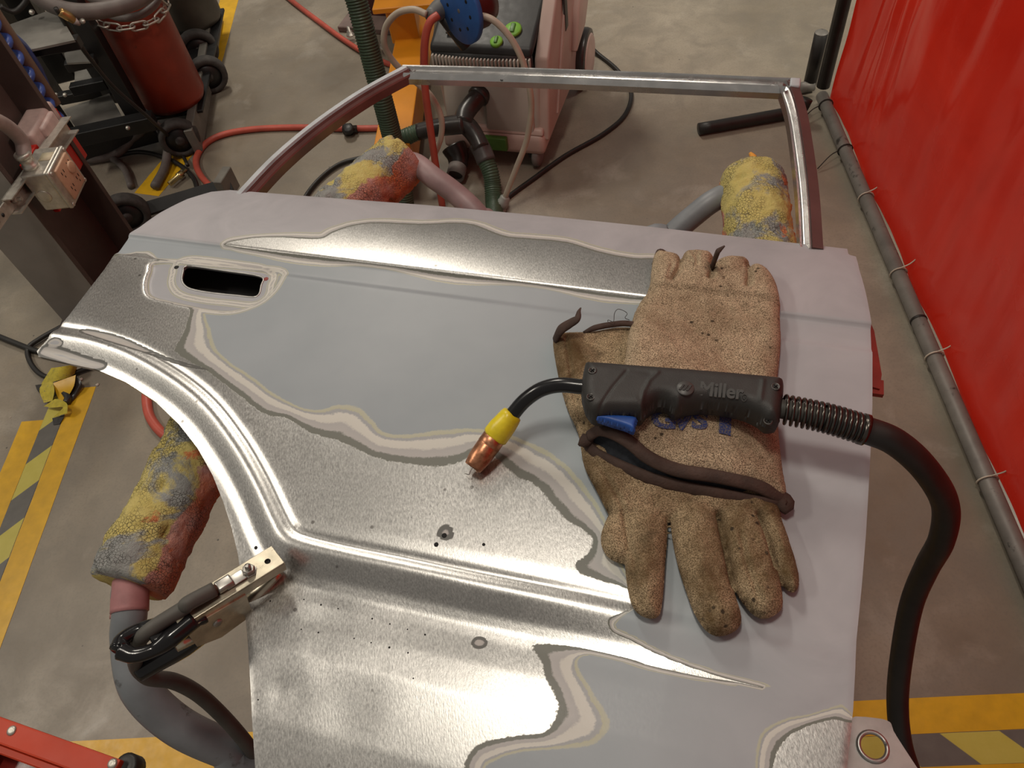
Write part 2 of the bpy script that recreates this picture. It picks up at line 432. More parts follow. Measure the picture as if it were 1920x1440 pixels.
def skin_z(xy): return ZD+relief(to_uv(np.atleast_2d(xy)))
OUT_L = [(430, 353), (395, 357), (350, 372), (300, 398), (262, 425), (240, 440), (222, 472), (195, 505), (160, 550), (128, 592), (110, 615), (88, 636), (68, 657), (72, 668), (110, 677)]
ARCH = [(180, 692), (235, 716), (290, 752), (335, 795), (370, 840), (398, 890), (418, 940), (434, 990), (446, 1040), (456, 1120), (464, 1200), (470, 1300), (478, 1440), (482, 1560)]
OUT_R = [(1580, 1560), (1588, 1440), (1600, 1330), (1606, 1200), (1616, 1100), (1624, 1000), (1632, 860), (1636, 760), (1636, 660), (1634, 608), (1624, 550), (1612, 505), (1606, 478), (1592, 474), (1590, 462)]
TOPE = [(1400, 441), (1200, 418), (1000, 398), (800, 380), (600, 366)]
OUTLINE = np.vstack([uv_at(OUT_L), uv_at(ARCH), uv_at(OUT_R), uv_at(TOPE)])
door = thing('car_door', 'sanded bare-metal and grey primer car door lying on the padded stand', 'car door', (0.0, 0.5, ZD-0.05))
g = 0.0025
P2, Q, sd = grid_cut([OUTLINE], [HOLE], g)
z = ZD+relief(P2)
edge = np.clip(1-sd/0.006, 0, 1); z = z-0.0005*edge**2
XY = to_xy(P2); V3 = np.column_stack([XY, z])
Vl = V3.tolist(); Fl = Q.tolist()
be = boundary_edges(Q); low = {}
def lower(i):
    if i not in low:
        x, y, zz = V3[i]; low[i] = len(Vl); Vl.append([x, y, zz-0.004])
    return low[i]
for a, b in be: Fl.append([a, b, lower(b), lower(a)])
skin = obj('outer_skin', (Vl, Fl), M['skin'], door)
bm = bmesh.new(); bm.from_mesh(skin.data); bmesh.ops.remove_doubles(bm, verts=bm.verts[:], dist=0.0006); bmesh.ops.dissolve_degenerate(bm, edges=bm.edges[:], dist=0.0003)
bmesh.ops.recalc_face_normals(bm, faces=bm.faces[:]); bm.to_mesh(skin.data); bm.free(); sharp(skin, 40)
for p_ in skin.data.polygons: p_.use_smooth = True
VS = np.array([v.co for v in skin.data.vertices])+ORIG[skin.name]
# paint history, stored per vertex: distance from the sanded-through steel, lilac tone partly painting in curtain bounce, small islands of primer
T1 = uv_at([(425, 456), (445, 451), (480, 446), (529, 445), (598, 448), (626, 435), (663, 423), (707, 418), (789, 421), (854, 418), (890, 423), (919, 435), (951, 445), (1000, 449), (1060, 455),
            (1110, 470), (1150, 480), (1190, 486), (1240, 490), (1260, 530), (1230, 558), (1000, 531), (600, 482), (440, 462)])
T2 = uv_at([(226, 479), (290, 486), (274, 515), (270, 545), (290, 560), (340, 573), (356, 581), (351, 604), (344, 624), (331, 649), (328, 660), (354, 677), (391, 697), (423, 722), (456, 746),
            (480, 766), (500, 777), (533, 783), (565, 799), (586, 813), (626, 823), (659, 836), (691, 852), (732, 864), (789, 872), (829, 873), (870, 862), (905, 845), (936, 861), (965, 890), (1007, 911),
            (1032, 940), (1057, 969), (1090, 990), (1113, 1011), (1105, 1036), (1080, 1057), (1090, 1077), (1132, 1090), (1175, 1102), (1200, 1135), (1165, 1150), (1140, 1161), (1148, 1184), (1182, 1200),
            (1240, 1229), (1330, 1262), (1435, 1291), (1330, 1272), (1240, 1254), (1169, 1233), (1107, 1219), (1044, 1209), (998, 1210), (1012, 1233), (1022, 1267), (1038, 1296), (1047, 1325), (1042, 1354),
            (1017, 1375), (973, 1380), (932, 1386), (898, 1397), (882, 1413), (872, 1445), (866, 1580), (380, 1600), (380, 1000), (40, 760), (40, 600)])
T3 = uv_at([(1610, 1352), (1587, 1354), (1562, 1349), (1522, 1358), (1492, 1372), (1470, 1388), (1457, 1407), (1450, 1440), (1446, 1580), (1640, 1580), (1640, 1352)])
WCTL = [(300, 450, .008), (435, 452, .010), (620, 440, .013), (760, 420, .013), (890, 423, .014), (1000, 449, .014), (1150, 480, .012), (1240, 490, .012), (1250, 540, .006), (1000, 531, .0035), (700, 495, .0035), (430, 462, .0035),
        (240, 480, .0035), (285, 500, .003), (270, 540, .003), (320, 568, .003), (352, 590, .018), (331, 650, .042), (391, 697, .030), (456, 746, .030), (533, 783, .034), (600, 815, .036), (691, 852, .042), (760, 868, .034),
        (830, 873, .042), (905, 850, .045), (965, 890, .056), (1032, 940, .056), (1113, 1011, .05), (1090, 1077, .028), (1140, 1161, .006), (1182, 1200, .006), (1330, 1266, .005), (1435, 1291, .004),
        (1169, 1233, .007), (1044, 1209, .014), (1012, 1240, .050), (1044, 1330, .056), (1000, 1380, .036), (898, 1397, .036), (872, 1445, .04), (1587, 1352, .018), (1530, 1355, .030), (1470, 1388, .040), (1450, 1440, .036)]
T1, T2, T3 = smooth_poly(T1, 4), smooth_poly(T2, 4), smooth_poly(T3, 4)
P3 = to_uv(VS)
def weight(P, poly):
    s, q = poly_sd(P, poly)
    C = uv_at([(a, b) for a, b, _ in WCTL]); wv = np.array([c for _, _, c in WCTL])
    d2 = ((P[:, None, :]-C[None])**2).sum(2)+6e-5; k = 1/d2**1.6
    return -s/(1.18*(k*wv).sum(1)/k.sum(1))
dm = np.minimum.reduce([weight(P3, t) for t in (T1, T2, T3)])
# where the primer is whole again: between this outline and the steel lie the feathered coats
PR = smooth_poly(uv_at([(384, 588), (395, 616), (407, 655), (435, 681), (472, 705), (504, 730), (529, 746), (573, 766), (610, 766), (634, 758), (671, 762), (695, 783), (715, 806), (738, 814), (788, 811), (829, 805), (878, 803),
    (920, 806), (957, 815), (1019, 840), (1065, 873), (1098, 911), (1123, 948), (1140, 985), (1160, 1040), (1182, 1095), (1194, 1128), (1164, 1158), (1154, 1176), (1190, 1194), (1245, 1223), (1335, 1256), (1448, 1288), (1335, 1279),
    (1240, 1262), (1169, 1242), (1107, 1228), (1083, 1238), (1091, 1264), (1115, 1300), (1138, 1335), (1145, 1362), (1120, 1394), (1065, 1404), (982, 1410), (932, 1425), (906, 1452), (895, 1600), (1410, 1600), (1416, 1440), (1419, 1398),
    (1428, 1373), (1448, 1357), (1478, 1346), (1516, 1340), (1548, 1330), (1580, 1321), (1680, 1310), (1690, 640), (1600, 640), (1235, 590), (800, 530), (560, 500), (525, 508), (515, 540), (488, 566), (438, 584), (400, 585)]), 3)
sA = -np.maximum(poly_sd(P3, T2)[0], poly_sd(P3, T3)[0]); sB = -poly_sd(P3, PR)[0]
vbl = LB[0, 1]+(LB[1, 1]-LB[0, 1])*(P3[:, 0]-LB[0, 0])/(LB[1, 0]-LB[0, 0])
band = np.where(sB < 0, 1.03-sB/0.02, np.clip(sA, 0, None)/(np.clip(sA, 0, None)+np.maximum(sB, 1e-6)+1e-6))
main = (P3[:, 1] < vbl) & (sA > 0); rin = poly_sd(P3, RECESS)[0] > 0
dm = np.where(main & ~rin, band, dm); dm = np.where(rin, 1.4, dm)
rdm, _ = poly_sd(P3, RECESS); hdm, _ = poly_sd(P3, HOLE)
dm = np.minimum(dm, np.where(dm > 0, 0.36+np.abs(rdm+0.0005)/0.0085, dm)); dm = np.minimum(dm, np.where(dm > 0, 0.34+np.abs(hdm+0.014)/0.009, dm))
nv = len(VS); full = np.zeros(nv); full[:len(P3)] = np.clip(dm, -0.7, 1.7)
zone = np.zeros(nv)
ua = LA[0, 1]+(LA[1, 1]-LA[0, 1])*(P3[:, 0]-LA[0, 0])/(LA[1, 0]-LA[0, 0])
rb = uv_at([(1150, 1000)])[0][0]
zone[:len(P3)] = np.maximum(np.clip((P3[:, 1]-ua)/0.004, 0, 1), np.clip((P3[:, 0]-rb-0.04)/0.16, 0, 1)*0.9)  # upper strip and right side carry the painted bounce tint
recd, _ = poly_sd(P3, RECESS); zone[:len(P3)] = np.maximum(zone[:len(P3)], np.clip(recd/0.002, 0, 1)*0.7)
isl = np.zeros(nv)
ISL = [[(72, 660), (85, 645), (120, 652), (165, 668), (200, 680), (188, 694), (150, 692), (110, 680), (75, 668)],
       [(88, 640), (105, 632), (118, 640), (112, 650), (92, 650)],
       [(148, 622), (165, 617), (230, 632), (310, 668), (392, 693), (350, 688), (280, 665), (200, 640)],
       [(884, 1205), (890, 1196), (900, 1194), (910, 1198), (914, 1206), (908, 1214), (896, 1216), (887, 1212)],
       [(820, 998), (832, 985), (846, 988), (850, 1005), (838, 1012), (824, 1008)]]
for k, pl in enumerate(ISL):
    s, _ = poly_sd(P3, smooth_poly(uv_at(pl), 4)); wd = [0.013, 0.006, 0.009, 0.011, 0.02][k]
    isl[:len(P3)] = np.maximum(isl[:len(P3)], np.where(s > -0.002, 0.5+0.5*s/wd, 0))
rr = poly_sd(P3, HOLE)[0]
for nm, arr in (('feather', full), ('primer_bounce_zone', zone), ('island', isl)):
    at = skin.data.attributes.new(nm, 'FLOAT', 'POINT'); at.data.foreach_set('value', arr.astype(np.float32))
# drilled holes and weld pits
def disc_hole(px, py, r, mat, name):
    q = uv_at([(px, py)])[0]; xy = to_xy(q); zz = ZD+relief(q)[0]
    obj(name, lathe((*xy, zz-0.0006), (0, 0, 1), [(r, 0), (r, 0.0009), (r*0.85, 0.0010), (r*0.2, 0.0009)], 14), mat, door)
M['black'] = plain('black_void', (0.006, 0.006, 0.006), 0.8)
for px, py, r in [(833, 1004, .0026), (818, 1021, .0024), (331, 501, .0034), (907, 1021, .0016), (480, 1027, .002)]: disc_hole(px, py, r, M['black'], 'drilled_hole')
disc_hole(499, 523, .0032, M['redpaint'], 'drilled_hole')
for px, py in [(507, 1127), (570, 1124), (602, 1134), (634, 1141), (698, 1160), (731, 1170), (764, 1180), (797, 1190), (565, 1180), (597, 1186), (664, 1197), (696, 1205), (765, 1224), (730, 1214), (484, 1312), (775, 1272)]:
    disc_hole(px, py, random.uniform(.0006, .0011), M['black'], 'weld_pit')
# lip round the handle opening
hl = HOLE; hz = ZD+relief(hl)
obj('handle_lip', tube(np.column_stack([to_xy(hl), hz-0.001]).tolist()+[[*to_xy(hl[:1])[0], hz[0]-0.001]], 0.0016, 8, 1), M['plate'], door)
# inner panel under the skin
inn = uv_at([(430, 378), (300, 425), (250, 485), (300, 560), (400, 660), (480, 780), (520, 900), (548, 1020), (535, 1200), (535, 1540), (1540, 1540), (1565, 1300), (1585, 1000), (1597, 650), (1570, 492), (1000, 424), (600, 388)])
P4, Q4, sd4 = grid_cut([inn], [], 0.03)
V4 = np.column_stack([to_xy(P4), ZD+relief(P4)-0.045]); nb = len(V4)
Vi = V4.tolist()+np.column_stack([to_xy(P4), ZD+relief(P4)-0.060]).tolist(); Fi = Q4.tolist()+(Q4[:, ::-1]+nb).tolist()
for a, b in boundary_edges(Q4): Fi.append([b, a, a+nb, b+nb])
obj('inner_panel', (Vi, Fi), M['inner'], door)
bd = inn
ring = np.column_stack([to_xy(bd), ZD+relief(bd)-0.012]); ring2 = np.column_stack([to_xy(bd), ZD+relief(bd)-0.05]); m = len(ring)
obj('hem_flange', (np.vstack([ring, ring2]).tolist(), [(i, (i+1) % m, m+(i+1) % m, m+i) for i in range(m)]), M['inner'], door)
# old red reinforcement sticking out past the front edge
rp = [W(1632, 600, .87), W(1640, 618, .87), W(1652, 705, .865), W(1648, 732, .865), W(1632, 728, .865)]
obj('red_flange', merge(prism([(p[0]-rp[0][0], p[1]-rp[0][1]) for p in rp], -0.004, 0.0, c=(rp[0][0], rp[0][1], 0.868)),
                        box(W(1645, 728, .862), (0.012, 0.02, 0.006), DU)), M['redpaint'], door, smooth=False, label='old red-painted flange')
# hinge bracket low at the front edge
hp = [(1590, 1348), (1640, 1346), (1669, 1354), (1676, 1372), (1720, 1440), (1760, 1500), (1560, 1500), (1580, 1400)]
zb = 0.80
hv = [W(x, y, zb)[:2] for x, y in hp]; hc = W(1636, 1400, zb)
pts = smooth_poly(hv, 3); hole = [hc[:2]+0.0125*np.array([math.cos(a), math.sin(a)]) for a in np.linspace(0, 2*math.pi, 28, endpoint=False)]
P5, Q5, _ = grid_cut([pts], [np.array(hole)], 0.004); n5 = len(P5)
V5 = np.vstack([np.column_stack([P5, np.full(n5, zb)]), np.column_stack([P5, np.full(n5, zb-0.004)])]).tolist(); F5 = Q5.tolist()+(Q5[:, ::-1]+n5).tolist()
for a, b in boundary_edges(Q5): F5.append([b, a, a+n5, b+n5])
hb = obj('hinge_bracket', (V5, F5), M['plate'], door, smooth=False, label='bare steel bracket with a round hole')
obj('hole_rim', tube([(*p, zb+0.001) for p in hole]+[(*hole[0], zb+0.001)], 0.0022, 8, 1), M['plate'], hb)
obj('bracket_arm', box((hc[0]-0.085, hc[1]+0.03, 0.835), (0.06, 0.05, 0.06), DU, 0.004), M['inner'], door)
# window frame: three rails, each a channel section swept along the opening
def rail(path, prof, res=8):
    C = catmull(path, res); T = np.gradient(C, axis=0); T /= np.linalg.norm(T, axis=1)[:, None]
    Nn = np.cross(np.array([0, 0, 1.0]), T); Nn /= np.linalg.norm(Nn, axis=1)[:, None]
    n = len(prof); V = []; F = []
    for c, nn in zip(C, Nn):
        for wd, h in prof: V.append(c-nn*wd+np.array([0, 0, h]))
    for i in range(len(C)-1):
        for k in range(n): F.append((i*n+k, i*n+(k+1) % n, (i+1)*n+(k+1) % n, (i+1)*n+k))
    F.append(tuple(range(n))); F.append(tuple((len(C)-1)*n+k for k in range(n))[::-1]); return V, F
ZF = 0.868
rear = [W(x, y, ZF) for x, y in [(425, 385), (455, 352), (505, 300), (565, 248), (630, 200), (690, 162), (757, 126)]]
top = [W(x, y, ZF) for x, y in [(757, 125), (1000, 131), (1240, 140), (1484, 150)]]
front = [W(x, y, ZF) for x, y in [(1493, 152), (1512, 210), (1526, 290), (1536, 370), (1543, 470)]]
profA = [(0, -0.016), (0, 0.001), (0.003, 0.005), (0.0120, 0.0055), (0.0132, 0.002), (0.0142, 0.002), (0.0142, -0.016)]
profB = [(0.0142, -0.016), (0.0142, 0.0025), (0.0155, 0.0035), (0.0170, -0.001), (0.0225, -0.006), (0.0245, -0.001), (0.0265, 0.0005), (0.028, -0.002), (0.028, -0.016)]
r1 = obj('window_frame_rear_rail', rail(rear, profA), M['framegrey'], door)
obj('rail_channel', rail(rear, profB), M['maroon'], r1)
profT = [(0, -0.016), (0, 0.003), (0.003, 0.0055), (0.0062, 0.0055), (0.0075, 0.003), (0.009, -0.003), (0.017, -0.0045), (0.0185, 0.001), (0.0205, 0.0018), (0.024, -0.002), (0.0275, -0.006), (0.028, -0.016)]
r2 = obj('window_frame_top_rail', rail(top, profT), M['chrome'], door)
q = W(940, 146, ZF); obj('rail_screw_hole', lathe((q[0], q[1], ZF-0.0045), (0, 0, 1), [(0.0016, 0), (0.0022, 0.0012), (0.0026, 0.001)], 12), M['black'], r2)
profF = [(0, -0.018), (0, 0.003), (0.013, 0.005), (0.0145, 0.002), (0.0145, -0.018)]
profG = [(0.0145, -0.016), (0.0145, 0.0035), (0.0165, 0.005), (0.021, -0.004), (0.0235, -0.005), (0.0255, 0.001), (0.028, 0.001), (0.0285, -0.016)]
r3 = obj('window_frame_front_rail', rail(front, profF), plain('dark_maroon_reflection', (0.085, 0.040, 0.036), 0.35, 0, 0.25, 18), door)  # dark maroon band paints in the red curtain's reflection
obj('rail_channel', rail(front, profG), M['chrome'], r3)
for o_ in (r1, r2, r3, *r1.children, *r3.children): sharp(o_, 24)
q = W(1490, 160, ZF); obj('rail_end_cap', box((q[0], q[1], ZF+0.001), (0.016, 0.022, 0.012), DU, 0.003), M['framegrey'], door)

# ---------------------------------------------------------------- padded work stand
def foam(name, seed, hot=0.5):
    t = NT(name)
    n1 = t.noise(13, 6, 0.62, dist=0.5); n2 = t.noise(24, 5, 0.6); vo = t.voro(120); vo2 = t.voro(46)
    y = t.mix(t.noise(60, 3), (0.52, 0.41, 0.10), (0.66, 0.55, 0.22)); gr = t.mix(t.noise(70, 3), (0.20, 0.20, 0.19), (0.38, 0.38, 0.36))
    c = t.mix(t.ramp(n1, [(0.44, 0.0), (0.50, 1.0)]), gr, y)
    side = t.attr('under')
    orange = t.mix(t.ramp(n2, [(0.35, 0.0), (0.65, 1.0)]), (0.66, 0.19, 0.07), (0.50, 0.27, 0.24))
    k = t.ramp(t.math('ADD', side, t.math('MULTIPLY_ADD', n2, 0.9, -0.45)), [(hot, 0.0), (hot+0.06, 1.0)])
    c = t.mix(k, c, orange)
    c = t.mix(t.ramp(t.noise(17, 5, 0.6, co=None, dist=0.2), [(0.66, 0.0), (0.70, 0.9)]), c, (0.62, 0.16, 0.06))
    crack = t.ramp(t.voro(240, feature='DISTANCE_TO_EDGE'), [(0.0, 1.0), (0.07, 0.0)])
    ck = t.math('MULTIPLY', crack, t.ramp(t.noise(20, 3), [(0.42, 0.0), (0.58, 0.7)]))
    c = t.mix(ck, c, (0.09, 0.08, 0.06))
    t.bump(t.math('SUBTRACT', t.noise(150, 5, 0.7), t.math('MULTIPLY', ck, 0.8)), 0.9, 0.004)
    return t.set(c, 0.9)
M['foam'] = foam('crumbling_foam', 0, 0.62); M['foam_pink'] = foam('sprayed_foam', 3, 0.42)
M['standpipe'] = plain('overspray_grey_pipe', (0.22, 0.235, 0.25), 0.45, 0.0, 0.25, 14, dirt=((0.05, 0.045, 0.04), 0.62))
M['pinkpipe'] = plain('overspray_pink_pipe', (0.30, 0.20, 0.20), 0.5, 0.0, 0.3, 16, dirt=((0.42, 0.17, 0.15), 0.6))
M['pinktape'] = plain('pink_masking', (0.45, 0.20, 0.20), 0.6, 0, 0.2, 40)
stand = thing('body_work_stand', 'grey pipe stand with crumbling foam pads holding the car door', 'work stand', (0.1, 0.55, 0.0))
def foam_pad(p, q, r, mat, orange_dir, seed, taper=(1.0, 1.0)):
    p, q = np.array(p, float), np.array(q, float); L = np.linalg.norm(q-p); d = (q-p)/L
    prof_t = [0.0]+list(np.linspace(0.0, 1.0, 64))+[1.0]; n = 56
    A = frame_from(d); V = []; F = []; U = []
    od = np.array(orange_dir, float); od /= np.linalg.norm(od)
    for i, t in enumerate(prof_t):
        e = min(t, 1-t)*L; rr = r*(taper[0]*(1-t)+taper[1]*t)
        if i in (0, len(prof_t)-1): rr *= 0.42
        else: rr *= 1-0.05*max(0, 1-e/0.012)**2
        for k in range(n):
            a = 2*math.pi*k/n; dirv = np.array([math.cos(a), math.sin(a), 0])@A
            b = p+d*t*L; q3 = Vector((b+dirv*r)*1.0)
            nz = 0.0032*mnoise.noise(q3*30+Vector((seed, 0, 0)))+0.0022*mnoise.noise(q3*75)+0.002*mnoise.noise(q3*190)
            if mnoise.noise(q3*42+Vector((9+seed, 3, 1))) > 0.42: nz -= 0.006
            V.append(b+dirv*(rr+nz)); U.append(dirv@od)
    m = len(prof_t)
    for i in range(m-1):
        for k in range(n): F.append((i*n+k, i*n+(k+1) % n, (i+1)*n+(k+1) % n, (i+1)*n+k))
    F.append(tuple(range(n))[::-1]); F.append(tuple((m-1)*n+k for k in range(n)))
    o = obj('foam_pad', (V, F), mat, stand)
    at = o.data.attributes.new('under', 'FLOAT', 'POINT'); at.data.foreach_set('value', np.array(U, np.float32))
    return o
ZP = 0.788
# left pad: dark crumbly foam by the wheel arch
a = W(243, 1098, ZP); b = W(400, 790, ZP); b2 = b+(b-a)*0.35
foam_pad(a, b2, 0.047, M['foam'], (0.9, -0.25, -0.3), 1)['label'] = 'yellow and grey crumbling foam pad by the wheel arch'
# far pad with the pink end
a = W(752, 300, ZP); b = W(640, 400, ZP); foam_pad(a, b+(b-a)*0.5, 0.048, M['foam_pink'], (0.85, -0.2, -0.1), 5)['label'] = 'foam pad with orange and pink overspray under the window frame'
# pad at the front edge
a = W(1408, 338, ZP); b = W(1425, 460, ZP); foam_pad(a, b+(b-a)*0.9, 0.049, M['foam'], (-0.8, -0.1, -0.6), 11)['label'] = 'yellow foam pad near the red curtain'
t_ = W(1410, 300, ZP+0.045)
obj('foam_shred', tube([W(1404, 318, ZP+.03), W(1408, 305, ZP+.035), W(1412, 296, ZP+.04), W(1406, 286, ZP+.045)], [0.006, 0.008, 0.006, 0.002], 8, 6), plain('orange_foam', (0.75, 0.33, 0.05), 0.8), stand)
hub = np.array([0.12, 0.52, 0.45])
pl = [W(300, 985, ZP), W(246, 1090, ZP), W(243, 1150, ZP-.005), W(240, 1205, ZP-.03), W(262, 1290, 0.73), W(330, 1358, 0.68), W(420, 1402, 0.63), W(500, 1425, 0.60), np.array([-0.12, 0.30, 0.52]), hub]
obj('pad_arm', tube(pl, [0.019]*4+[0.022]*6, 16, 10), M['standpipe'], stand)
obj('masking_wrap', tube([W(246, 1092, ZP), W(244, 1120, ZP), W(243, 1148, ZP-.004)], 0.0205, 16, 4), M['pinktape'], stand)
obj('masking_flap', tube([W(238, 1128, ZP+.004), W(218, 1140, ZP-.01), W(207, 1155, ZP-.03)], [0.012, 0.011, 0.004], 8, 4, 0.25), M['pinktape'], stand)
pm = [W(700, 345, ZP), W(765, 305, ZP), W(815, 335, 0.78), W(860, 368, 0.76), W(900, 408, 0.74), W(940, 470, 0.70), hub]
obj('pad_arm', tube(pm, 0.0185, 16, 10), M['pinkpipe'], stand)
pr = [W(1420, 440, ZP), W(1412, 375, ZP), W(1380, 362, ZP-.005), W(1340, 375, 0.785), W(1300, 405, 0.77), W(1260, 440, 0.75), W(1200, 500, 0.72), hub]
obj('pad_arm', tube(pr, 0.0175, 16, 10), M['standpipe'], stand)
obj('post', tube([hub+np.array([0, 0, .02]), hub*np.array([1, 1, 0])+np.array([0, 0, .03])], 0.03, 16, 1), M['standpipe'], stand)
for a in (40, 160, 280):
    e = np.array([math.cos(math.radians(a)), math.sin(math.radians(a)), 0]); p0 = np.array([hub[0], hub[1], 0.025])
    obj('foot', tube([p0, p0+e*0.30], 0.022, 12, 1), M['standpipe'], stand)

# ---------------------------------------------------------------- puffed shapes lying on the panel (gloves, gun grip)
class Pad:
    """shapes: list of (photo outline, thickness, edge radius); rests on base(xy)"""
    def __init__(s, shapes, zpix, base, g=0.002, wr=0.0, wscale=40, seed=0, dents=(), sm=4, under=0.35, expo=2.0, tilt=None):
        s.sh = []
        s.fade = []
        for sh_ in shapes:
            px, T, R = sh_[:3]
            s.sh.append((smooth_poly([W(x, y, zpix)[:2] for x, y in px], sm), T, R))
            s.fade.append(None if len(sh_) < 4 else (W(*sh_[3], zpix)[:2], W(*sh_[4], zpix)[:2]))
        s.base = base; s.wr, s.ws, s.seed, s.under, s.expo = wr, wscale, seed, under, expo
        s.dents = [(np.array([W(x, y, zpix)[:2] for x, y in ln]), dep, wd) for ln, dep, wd in dents]; s.g = g; s.tilt = tilt
    def hts(s, P):
        H = np.zeros(len(P)); Lo = np.full(len(P), 1e9)
        for (poly, T, R), fd in zip(s.sh, s.fade):
            if fd is not None:
                ax_ = fd[1]-fd[0]; tt = np.clip(((P-fd[0])@ax_)/(ax_@ax_), 0, 1); T = T*(0.66+0.34*tt*tt*(3-2*tt))
            d, _ = poly_sd(P, poly); k = np.clip(d/R, 0, 1); pr = np.where(d > 0, (1-(1-k)**s.expo)**(1/s.expo), 0)
            h = np.where(d > -1e-6, T*(s.under+(1-s.under)*pr), 0); lo = np.where(d > -1e-6, T*s.under*(1-pr), 1e9)
            H = np.maximum(H, h); Lo = np.minimum(Lo, lo)
        ok = H > 0; Lo[Lo > 1e8] = 0
        if s.wr:
            nz = np.array([mnoise.noise(Vector((p[0]*s.ws, p[1]*s.ws, s.seed)))+0.5*mnoise.noise(Vector((p[0]*s.ws*2.3, p[1]*s.ws*2.3, s.seed+5))) for p in P])
            d = np.maximum.reduce([poly_sd(P, q)[0] for q, _, _ in s.sh]); H = H+s.wr*nz*np.clip(d/0.01, 0, 1)
        for ln, dep, wd in s.dents:
            d, arc, L = line_sd(P, ln); H = H-dep*np.exp(-(d/wd)**2)
        return H, Lo, ok
    def top(s, P):
        P = np.atleast_2d(P); H, Lo, ok = s.hts(P); return s.base(P)+H, ok
    def build(s):
        P, Q, sd = grid_cut([p for p, _, _ in s.sh], [], s.g); H, Lo, ok = s.hts(P); b = s.base(P)
        un = np.array([max(T for _, T, _ in s.sh)*s.under]*len(P)); H = np.maximum(H, Lo+0.001)
        if s.tilt is not None: b = b+s.tilt(P)
        zt = b+H; zl = b+Lo; n = len(P)
        V = np.vstack([np.column_stack([P, zt]), np.column_stack([P, zl])]).tolist(); F = Q.tolist()+(Q[:, ::-1]+n).tolist()
        for a, c in boundary_edges(Q): F.append([c, a, a+n, c+n])
        return V, F
def suede(name, base, dark, stain, fine=900):
    t = NT(name); n = t.noise(fine, 2, 0.6); b = t.noise(14, 6, 0.62, dist=0.4); b2 = t.noise(45, 5, 0.6)
    c = t.ramp(n, [(0.38, dark), (0.5, base), (0.62, tuple(min(1, x*1.6) for x in base))])
    c = t.mix(t.ramp(b, [(0.42, 0.0), (0.66, stain)]), c, (0.10, 0.060, 0.026))
    c = t.mix(t.ramp(b2, [(0.55, 0.0), (0.72, stain*0.8)]), c, (0.075, 0.055, 0.03))
    sp = t.ramp(t.voro(70), [(0.10, 0.9), (0.17, 0.0)]); sp = t.math('MULTIPLY', sp, t.ramp(t.noise(22, 3), [(0.48, 0.0), (0.6, 1.0)]))
    c = t.mix(sp, c, (0.035, 0.026, 0.018))
    t.bump(t.math('MULTIPLY_ADD', t.noise(420, 3, 0.7), 1.0, t.math('MULTIPLY', b2, 0.6)), 0.55, 0.0016)
    return t.set(c, 0.95, 0, 0.15)
M['suede'] = suede('tan_suede', (0.40, 0.305, 0.205), (0.14, 0.10, 0.065), 0.42)
M['suede_dirty'] = suede('stained_suede', (0.33, 0.245, 0.15), (0.12, 0.085, 0.05), 0.92)
M['binding'] = plain('brown_binding', (0.062, 0.034, 0.025), 0.8, 0, 0.3, 60, 0.6, 350)
M['lining'] = plain('navy_lining', (0.018, 0.021, 0.027), 0.95, 0, 0.4, 200, 0.5, 400)
M['thread'] = plain('dark_thread', (0.03, 0.025, 0.02), 0.8)
base_door = lambda P: skin_z(P)+0.0005
G1 = [([(1037, 632), (1060, 624), (1110, 622), (1175, 614), (1270, 640), (1370, 760), (1440, 890), (1462, 950), (1464, 975), (1440, 985), (1400, 975), (1340, 970), (1255, 975), (1200, 990), (1172, 985), (1150, 975), (1120, 920), (1095, 870), (1084, 810), (1062, 760), (1046, 700)], 0.022, 0.020),
      ([(1152, 955), (1131, 985), (1127, 1015), (1140, 1040), (1165, 1052), (1190, 1048), (1200, 980)], 0.021, 0.016),
      ([(1160, 950), (1170, 1040), (1177, 1100), (1190, 1140), (1213, 1155), (1235, 1152), (1243, 1120), (1248, 1050), (1252, 990), (1250, 900), (1240, 850), (1180, 850), (1155, 900)], 0.028, 0.022, (1210, 900), (1212, 1050)),
      ([(1258, 985), (1269, 1050), (1288, 1110), (1304, 1150), (1325, 1180), (1350, 1190), (1380, 1180), (1391, 1155), (1375, 1100), (1360, 1030), (1347, 975), (1340, 920), (1335, 850), (1262, 850), (1257, 920)], 0.030, 0.024, (1300, 890), (1315, 1060)),
      ([(1348, 968), (1355, 1000), (1370, 1080), (1395, 1130), (1425, 1156), (1455, 1150), (1469, 1125), (1455, 1050), (1436, 980), (1415, 940), (1395, 870), (1340, 870), (1345, 930)], 0.028, 0.022, (1380, 890), (1410, 1040)),
      ([(1415, 955), (1436, 1010), (1451, 1060), (1470, 1095), (1491, 1107), (1500, 1085), (1490, 1040), (1470, 980), (1455, 935), (1430, 880), (1395, 880)], 0.023, 0.017, (1420, 900), (1465, 1030))]
glove1 = Pad(G1, ZD+0.012, base_door, g=0.0016, wr=0.0022, wscale=55, seed=2, dents=[
    ([(1062, 640), (1080, 760), (1110, 860), (1150, 920), (1168, 960), (1180, 1030), (1192, 1060), (1186, 1100), (1200, 1140)], 0.0035, 0.0025),
    ([(1255, 988), (1256, 1030), (1259, 1070)], 0.012, 0.0024), ([(1347, 966), (1357, 1020), (1374, 1100)], 0.012, 0.0024), ([(1422, 968), (1437, 1012), (1453, 1065)], 0.010, 0.0022), ([(1385, 1010), (1395, 1060), (1420, 1130)], 0.003, 0.002)])
gl = thing('welding_glove', 'brown-stained suede welding glove lying underneath, four fingers pointing to the photo bottom', 'glove', (*W(1250, 950, ZD)[:2], ZD), 'pair of welding gloves')
gv = glove1.build()
go1 = obj('shell', gv, M['suede_dirty'], gl)
tp = lambda pad, x, y, zp, dz=0.0: np.array([*W(x, y, zp)[:2], pad.top(W(x, y, zp)[:2])[0][0]+dz])
